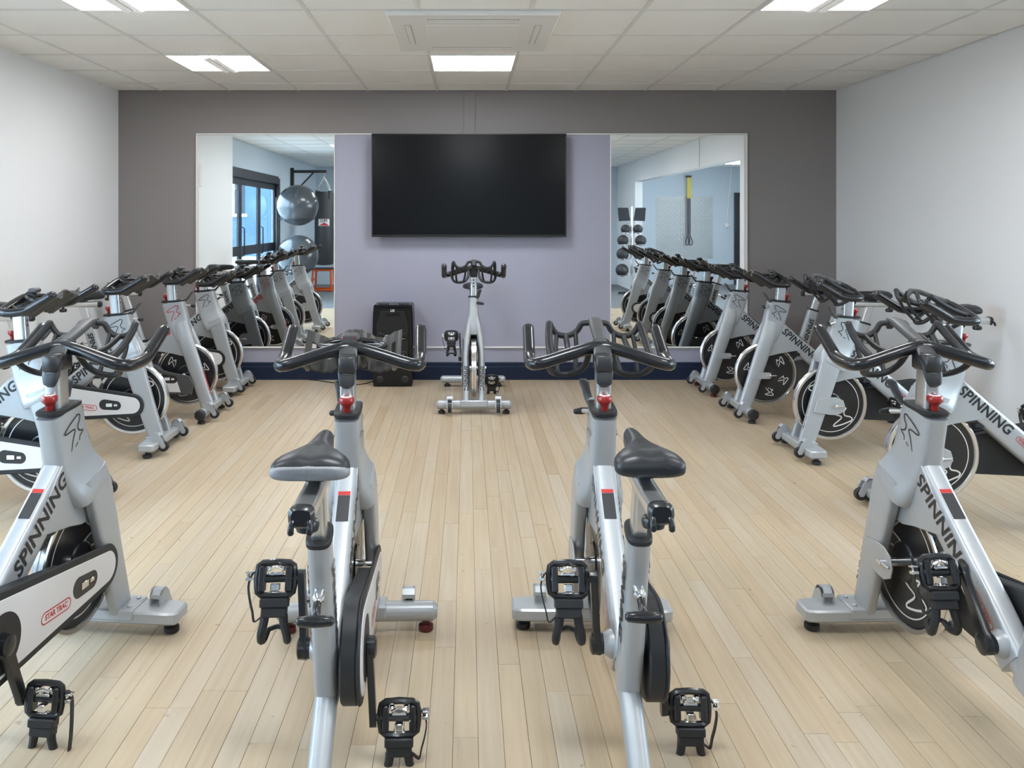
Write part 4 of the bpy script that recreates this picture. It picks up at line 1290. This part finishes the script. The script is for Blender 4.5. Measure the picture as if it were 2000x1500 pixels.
obj('trim_door', Geo().box(XREC - 0.09, XREC + 0.012, DY0 - 0.05, DY0 + 0.06, 0, DZ).box(XREC - 0.09, XREC + 0.012, DY1 - 0.06, DY1 + 0.03, 0, DZ).box(XREC - 0.13, XREC + 0.012, DY0 + 0.06, DY1 - 0.06, DZ - 0.10, DZ + 0.03).mesh('trim_door', 'door_dark', 0), kind='structure')
n_d = 3
dw = (DY1 - DY0 - 0.12) / n_d
for k in range(n_d):
    glazed_door('door_%d' % (k + 1), DY0 + 0.06 + k * dw + 0.004, DY0 + 0.06 + (k + 1) * dw - 0.004, '')
# outside the doors
obj('ground', boxm('ground', -30.0, XREC - T_, -30.0, 12.0, -0.12, -0.02, 'outside_ground'), kind='structure')
ob_ = thing('outside_building', 'blue-grey building across the yard, glimpsed through the glazed doors', 'building', (-9.0, -17.0, -0.02))
obj('facade', Geo().box(-6.0, 5.0, -3.0, 0.0, 0.0, 6.5).mesh('facade', 'outside_render', 0), ob_)
obj('roof', Geo().box(-6.2, 5.2, -3.2, 0.2, 6.5, 6.7).mesh('roof', 'door_dark', 0), ob_)
for k in range(2):
    w_ = obj('window', boxm('window', -0.2 + 2.6 * k, 0.6 + 2.6 * k, -0.02, 0.03, 1.6, 3.4, 'door_dark'), ob_)
    obj('window_frame', Geo().box(-0.3 + 2.6 * k, 0.7 + 2.6 * k, 0.03, 0.06, 1.5, 1.6).box(0.17 + 2.6 * k, 0.23 + 2.6 * k, 0.03, 0.06, 1.6, 3.4).mesh('window_frame', 'trim_white', 0), w_)

# exercise balls on a wall rack
BX, BY, BR = -2.84, 0.42, 0.345
rk = thing('ball_rack', 'black wall rack with two round holders for exercise balls', 'rack', (XREC, BY, 0))
g = Geo().box(0.0, 0.03, -0.03, 0.03, 0.25, 1.75, 0.003)
obj('upright', g.mesh('upright', 'black_matte'), rk)
for zc in (0.78, 1.62):
    rg = obj('ring', Geo().tube([(BX - XREC + 0.26 * math.cos(2 * math.pi * k / 24), 0.26 * math.sin(2 * math.pi * k / 24), zc - 0.235) for k in range(24)], 0.010, 8, 0, closed=True).mesh('ring', 'black_matte', 60), rk)
    obj('arm', Geo().tube([(0.01, 0, zc - 0.235), (BX - XREC - 0.25, 0, zc - 0.235)], 0.011, 8).mesh('arm', 'black_matte'), rg)
for zc, lb in ((1.62, 'glossy black exercise ball on the upper holder, in the left mirror'), (0.78, 'glossy dark exercise ball on the lower holder, in the left mirror')):
    g = Geo()
    prof = [(BR * math.sin(math.pi * k / 28), -BR * math.cos(math.pi * k / 28)) for k in range(1, 28)]
    # shallow moulded ridges round the ball
    prof = [(r * (1 + (0.004 if k % 3 == 0 else 0.0)), h) for k, (r, h) in enumerate(prof)]
    b_ = obj('exercise_ball', g.lathe(prof, (0, 0, 0), 'Z', 48).mesh('exercise_ball', 'ball_grey', 60), None, (BX, BY, zc))
    tag(b_, lb, 'ball', 'exercise balls')
    obj('valve_plug', Geo().lathe([(0.014, 0.0), (0.014, 0.004), (0.004, 0.006)], (0, 0, BR), 'Z', 12).mesh('valve_plug', 'decal_white'), b_)

# punch bag and bracket
PY, PX = -0.75, -2.60
br = thing('bag_bracket', 'black wall bracket with a diagonal brace holding the punch bag', 'bracket', (XREC, PY, 1.80))
obj('wall_post', Geo().box(0.0, 0.06, -0.035, 0.035, 0.0, 0.52, 0.004).mesh('wall_post', 'black_matte'), br)
obj('arm', Geo().box(0.05, PX - XREC + 0.04, -0.025, 0.025, 0.43, 0.48, 0.004).mesh('arm', 'black_matte'), br)
obj('brace', Geo().tube([(0.05, 0, 0.05), (0.42, 0, 0.44)], 0.014, 8).mesh('brace', 'black_matte'), br)
bag = thing('punch_bag', 'tall black punch bag with a white and red label, hanging on chains', 'punch bag', (PX, PY, 0.55))
bd = obj('bag_body', Geo().lathe([(0.05, 0.0), (0.15, 0.01), (0.170, 0.04), (0.172, 0.6), (0.170, 1.30), (0.155, 1.335), (0.05, 1.34)], (0, 0, 0), 'Z', 32).mesh('bag_body', 'bag_black', 50), bag)
for k in range(4):
    a = math.pi / 4 + k * math.pi / 2
    obj('strap', Geo().box(-0.02, 0.02, 0.160, 0.177, 1.20, 1.36, 0.003).xf(Matrix.Rotation(a, 4, 'Z')).mesh('strap', 'black_matte'), bag)
    c_, s_ = math.cos(a), math.sin(a)
    ch = obj('chain', Geo().tube([(-s_ * 0.165, c_ * 0.165, 1.36), (0, 0, 1.60)], 0.004, 6).mesh('chain', 'chrome'), bag)
    g = Geo()
    for q in range(8):
        t = (q + 0.5) / 8
        p = Vector((-s_ * 0.165 * (1 - t), c_ * 0.165 * (1 - t), 1.36 + 0.24 * t))
        g.tube([p + Vector((0.008 * math.cos(2 * math.pi * k2 / 8), 0.008 * math.sin(2 * math.pi * k2 / 8) * (q % 2), 0.015 * math.sin(2 * math.pi * k2 / 8))) for k2 in range(8)], 0.0025, 5, 0, closed=True)
    obj('link', g.mesh('link', 'chrome', 60), ch)
obj('hook', Geo().tube([(0, 0, 1.60), (0.015, 0, 1.63), (0, 0, 1.68)], 0.007, 8, 4).mesh('hook', 'chrome'), bag)
# label wraps the bag on the side towards the mirrors
def wrap(z0, z1, a0, a1, r, n=10):
    q = Geo()
    q.loft([[Vector((r * math.sin(a0 + (a1 - a0) * k / n), r * math.cos(a0 + (a1 - a0) * k / n), z0)) for k in range(n + 1)],
            [Vector((r * math.sin(a0 + (a1 - a0) * k / n), r * math.cos(a0 + (a1 - a0) * k / n), z1)) for k in range(n + 1)]], cap=False, closed=False)
    return q
lbl = obj('label_patch', wrap(0.715, 0.84, -0.45, 0.75, 0.1735).mesh('label_patch', 'decal_white', 60), bd, label='white label patch')
q = Geo(); r_ = 0.1742
for k in range(8):
    a0, a1 = -0.30 + 0.12 * k, -0.30 + 0.12 * (k + 1)
    h0, h1 = 0.055 * (1 - abs(k - 4) / 4.5), 0.055 * (1 - abs(k + 1 - 4) / 4.5)
    q.add([(r_ * math.sin(a0), r_ * math.cos(a0), 0.72), (r_ * math.sin(a1), r_ * math.cos(a1), 0.72), (r_ * math.sin(a1), r_ * math.cos(a1), 0.724 + max(0, h1)), (r_ * math.sin(a0), r_ * math.cos(a0), 0.724 + max(0, h0))], [(0, 1, 2, 3)])
obj('label_print', q.mesh('label_print', 'decal_red', 0), bd, label='red print on the label')
q = text_geo('PRO', 0.07, 0.002)
q.v = [Vector((-(r_ + 0.0004) * math.sin((p.x) / r_ - 0.12), (r_ + 0.0004) * math.cos((p.x) / r_ - 0.12), 0.806 + p.y)) for p in q.v]
obj('label_print', q.mesh('label_print', 'decal_black', 0), bd, label='black print on the label')

# orange step frame
of = thing('plyo_frame', 'low orange metal jump box frame near the punch bag, in the left mirror', 'jump box', (-2.78, -1.72, 0))
def bars(name, lst):
    for (a, b) in lst:
        obj(name, Geo().tube([a, b], 0.020, 8).mesh(name, 'orange'), of)
bars('upright', [((sx * 0.19, sy * 0.2, 0.01), (sx * 0.17, sy * 0.18, 0.41)) for sx in (-1, 1) for sy in (-1, 1)])
bars('rail', [((-0.19, sy * 0.2, 0.03), (0.19, sy * 0.2, 0.03)) for sy in (-1, 1)] + [((-0.17, sy * 0.18, 0.41), (0.17, sy * 0.18, 0.41)) for sy in (-1, 1)] + [((sx * 0.18, -0.19, 0.22), (sx * 0.18, 0.19, 0.22)) for sx in (-1, 1)])
obj('top_plate', Geo().box(-0.19, 0.19, -0.2, 0.2, 0.425, 0.445, 0.005).mesh('top_plate', 'black_matte'), of)

# right side area
pl = thing('tread_plate', 'silver diamond tread plate fixed to the rear wall, in the right mirror', 'metal sheet', (4.625, YR, 0.55))
obj('sheet', boxm('sheet', -0.605, 0.605, 0.0005, 0.004, 0, 1.32, 'steel_plate'), pl)
g = Geo()
for i in range(24):
    for j in range(26):
        cx, cz = -0.58 + 0.0505 * i, 0.025 + 0.051 * j
        s = 1 if (i + j) % 2 else -1
        a = Vector((0.020, 0, 0.020 * s)); b = Vector((0.005, 0, -0.005 * s)); c = Vector((cx, 0.004, cz)); t = Vector((0, 0.003, 0))
        g.add([c - a, c - b, c + a, c + b, c + t], [(0, 1, 4), (1, 2, 4), (2, 3, 4), (3, 0, 4)])
tr = obj('tread_bars', g.mesh('tread_bars', 'steel_plate', 0), pl); tr['kind'] = 'stuff'
tx = thing('suspension_trainer', 'yellow and black suspension straps hanging before the tread plate', 'exercise straps', (4.70, YR + 0.10, 0.85))
obj('anchor', Geo().box(-0.05, 0.05, -0.098, 0.02, 1.42, 1.46, 0.003).mesh('anchor', 'black_matte'), tx)
for s in (-1, 1):
    obj('yellow_strap', Geo().box(s * 0.022 - 0.016, s * 0.022 + 0.016, -0.003, 0.003, 0.98, 1.42).mesh('yellow_strap', 'yellow', 0), tx)
    obj('black_strap', Geo().box(s * 0.018 - 0.013, s * 0.018 + 0.013, -0.004, 0.004, 0.20, 0.98).mesh('black_strap', 'black_matte', 0), tx)
    obj('handle', Geo().tube([(s * 0.02, 0, 0.20), (s * 0.07, 0, 0.08), (s * 0.06, 0, 0.0), (s * 0.005, 0, 0.0), (s * 0.01, 0, 0.08), (s * 0.02, 0, 0.20)], 0.009, 8, 2).mesh('handle', 'black_matte'), tx)
cd = thing('wall_conduit', 'white cable conduit running down to a round box on the blue rear wall', 'conduit', (5.52, YR, 0))
obj('pipe', Geo().tube([(0.10, 0.02, HC - 0.01), (0.0, 0.02, 1.30)], 0.014, 8).mesh('pipe', 'plastic_white'), cd)
obj('junction_box', Geo().lathe([(0.05, 0.0), (0.05, 0.035), (0.04, 0.042), (0.005, 0.042)], (0, 0.0, 1.26), 'Y', 20).mesh('junction_box', 'plastic_white'), cd)
dr = obj('door_4', Geo().box(5.78, 6.36, YR, YR + 0.03, 0.0, 1.86).mesh('door_leaf', 'door_red', 0), kind='structure')
obj('frame', Geo().box(5.68, 5.78, YR, YR + 0.05, 0.0, 1.95).box(5.78, 6.39, YR, YR + 0.05, 1.86, 1.95).mesh('frame', 'door_dark', 0), dr)
bt = thing('batten_light', 'lit white batten light under the ceiling of the open side area', 'light', (4.35, 0.9, 2.30))
obj('housing', Geo().box(-0.75, 0.75, -0.05, 0.05, 0.03, 0.09, 0.006).mesh('housing', 'plastic_white'), bt)
obj('tube', Geo().tube([(-0.72, 0, 0.005), (0.72, 0, 0.005)], 0.024, 12).mesh('tube', 'lamp_cool'), bt)
for s in (-1, 1):
    obj('hanger', Geo().tube([(s * 0.6, 0, 0.09), (s * 0.6, 0, 0.199)], 0.004, 6).mesh('hanger', 'chrome'), bt)
for fx, fy, lb in ((4.7, -1.4, 'added square ceiling panel lighting the tread plate corner'), (4.7, 3.0, 'added square ceiling panel lighting the open side area')):
    q_ = thing('ceiling_light', lb, 'light', (fx, fy, HC), 0, 'added side area ceiling panels')  # extra lamps added to light the side area
    obj('frame', Geo().box(-0.3, 0.3, -0.3, 0.3, -0.010, 0.0, 0.003).mesh('frame', 'plastic_white'), q_)
    obj('diffuser', boxm('diffuser', -0.28, 0.28, -0.28, 0.28, -0.012, -0.0095, 'lamp_cool'), q_)

# medicine ball tree with two small screens
mt = thing('medicine_ball_rack', 'chrome medicine ball tree by the white pier, in the right mirror', 'rack', (3.06, -1.05, 0))
obj('post', Geo().tube([(0, 0, 0.03), (0, 0, 1.62)], 0.022, 12).mesh('post', 'chrome'), mt)
obj('base', Geo().box(-0.25, 0.25, -0.03, 0.03, 0.0, 0.04, 0.006).box(-0.03, 0.03, -0.25, 0.25, 0.0, 0.04, 0.006).mesh('base', 'black_matte'), mt)
for s in (-1, 1):
    obj('sign_plate', Geo().prism([(s * 0.03, 1.36), (s * 0.24, 1.35), (s * 0.26, 1.60), (s * 0.07, 1.60)], -0.01, 0.02, 'XZ', 0.003).mesh('sign_plate', 'door_dark'), mt)
k = 0
names = ['top', 'second', 'third', 'fourth']
for lvl, (zc, dx, rr) in enumerate(((1.20, 0.115, 0.090), (0.99, 0.165, 0.105), (0.74, 0.17, 0.115), (0.44, 0.18, 0.12))):
    for s, sd_ in ((-1, 'inner'), (1, 'outer')):
        obj('cradle', Geo().tube([(s * (dx + 0.07 * math.cos(2 * math.pi * q / 16)), 0.07 * math.sin(2 * math.pi * q / 16), zc - rr * 0.78) for q in range(16)], 0.008, 6, 0, closed=True).tube([(0, 0, zc - rr * 0.78), (s * (dx - 0.065), 0, zc - rr * 0.78)], 0.009, 6).mesh('cradle', 'chrome', 60), mt)
        prof = [(rr * math.sin(math.pi * q / 18), -rr * math.cos(math.pi * q / 18)) for q in range(1, 18)]
        b_ = obj('medicine_ball', Geo().lathe(prof, (0, 0, 0), 'Z', 24).mesh('medicine_ball', 'bag_black', 60), None, (3.06 + s * dx, -1.05, zc))
        tag(b_, 'black medicine ball on the %s tier of the chrome tree, %s side' % (names[lvl], 'room' if s < 0 else 'opening'), 'ball', 'medicine balls')
        obj('seam', Geo().tube([((rr + 0.001) * math.cos(2 * math.pi * q / 24), (rr + 0.001) * math.sin(2 * math.pi * q / 24), 0) for q in range(24)], 0.003, 5, 0, closed=True).mesh('seam', 'rubber_grey', 60), b_)
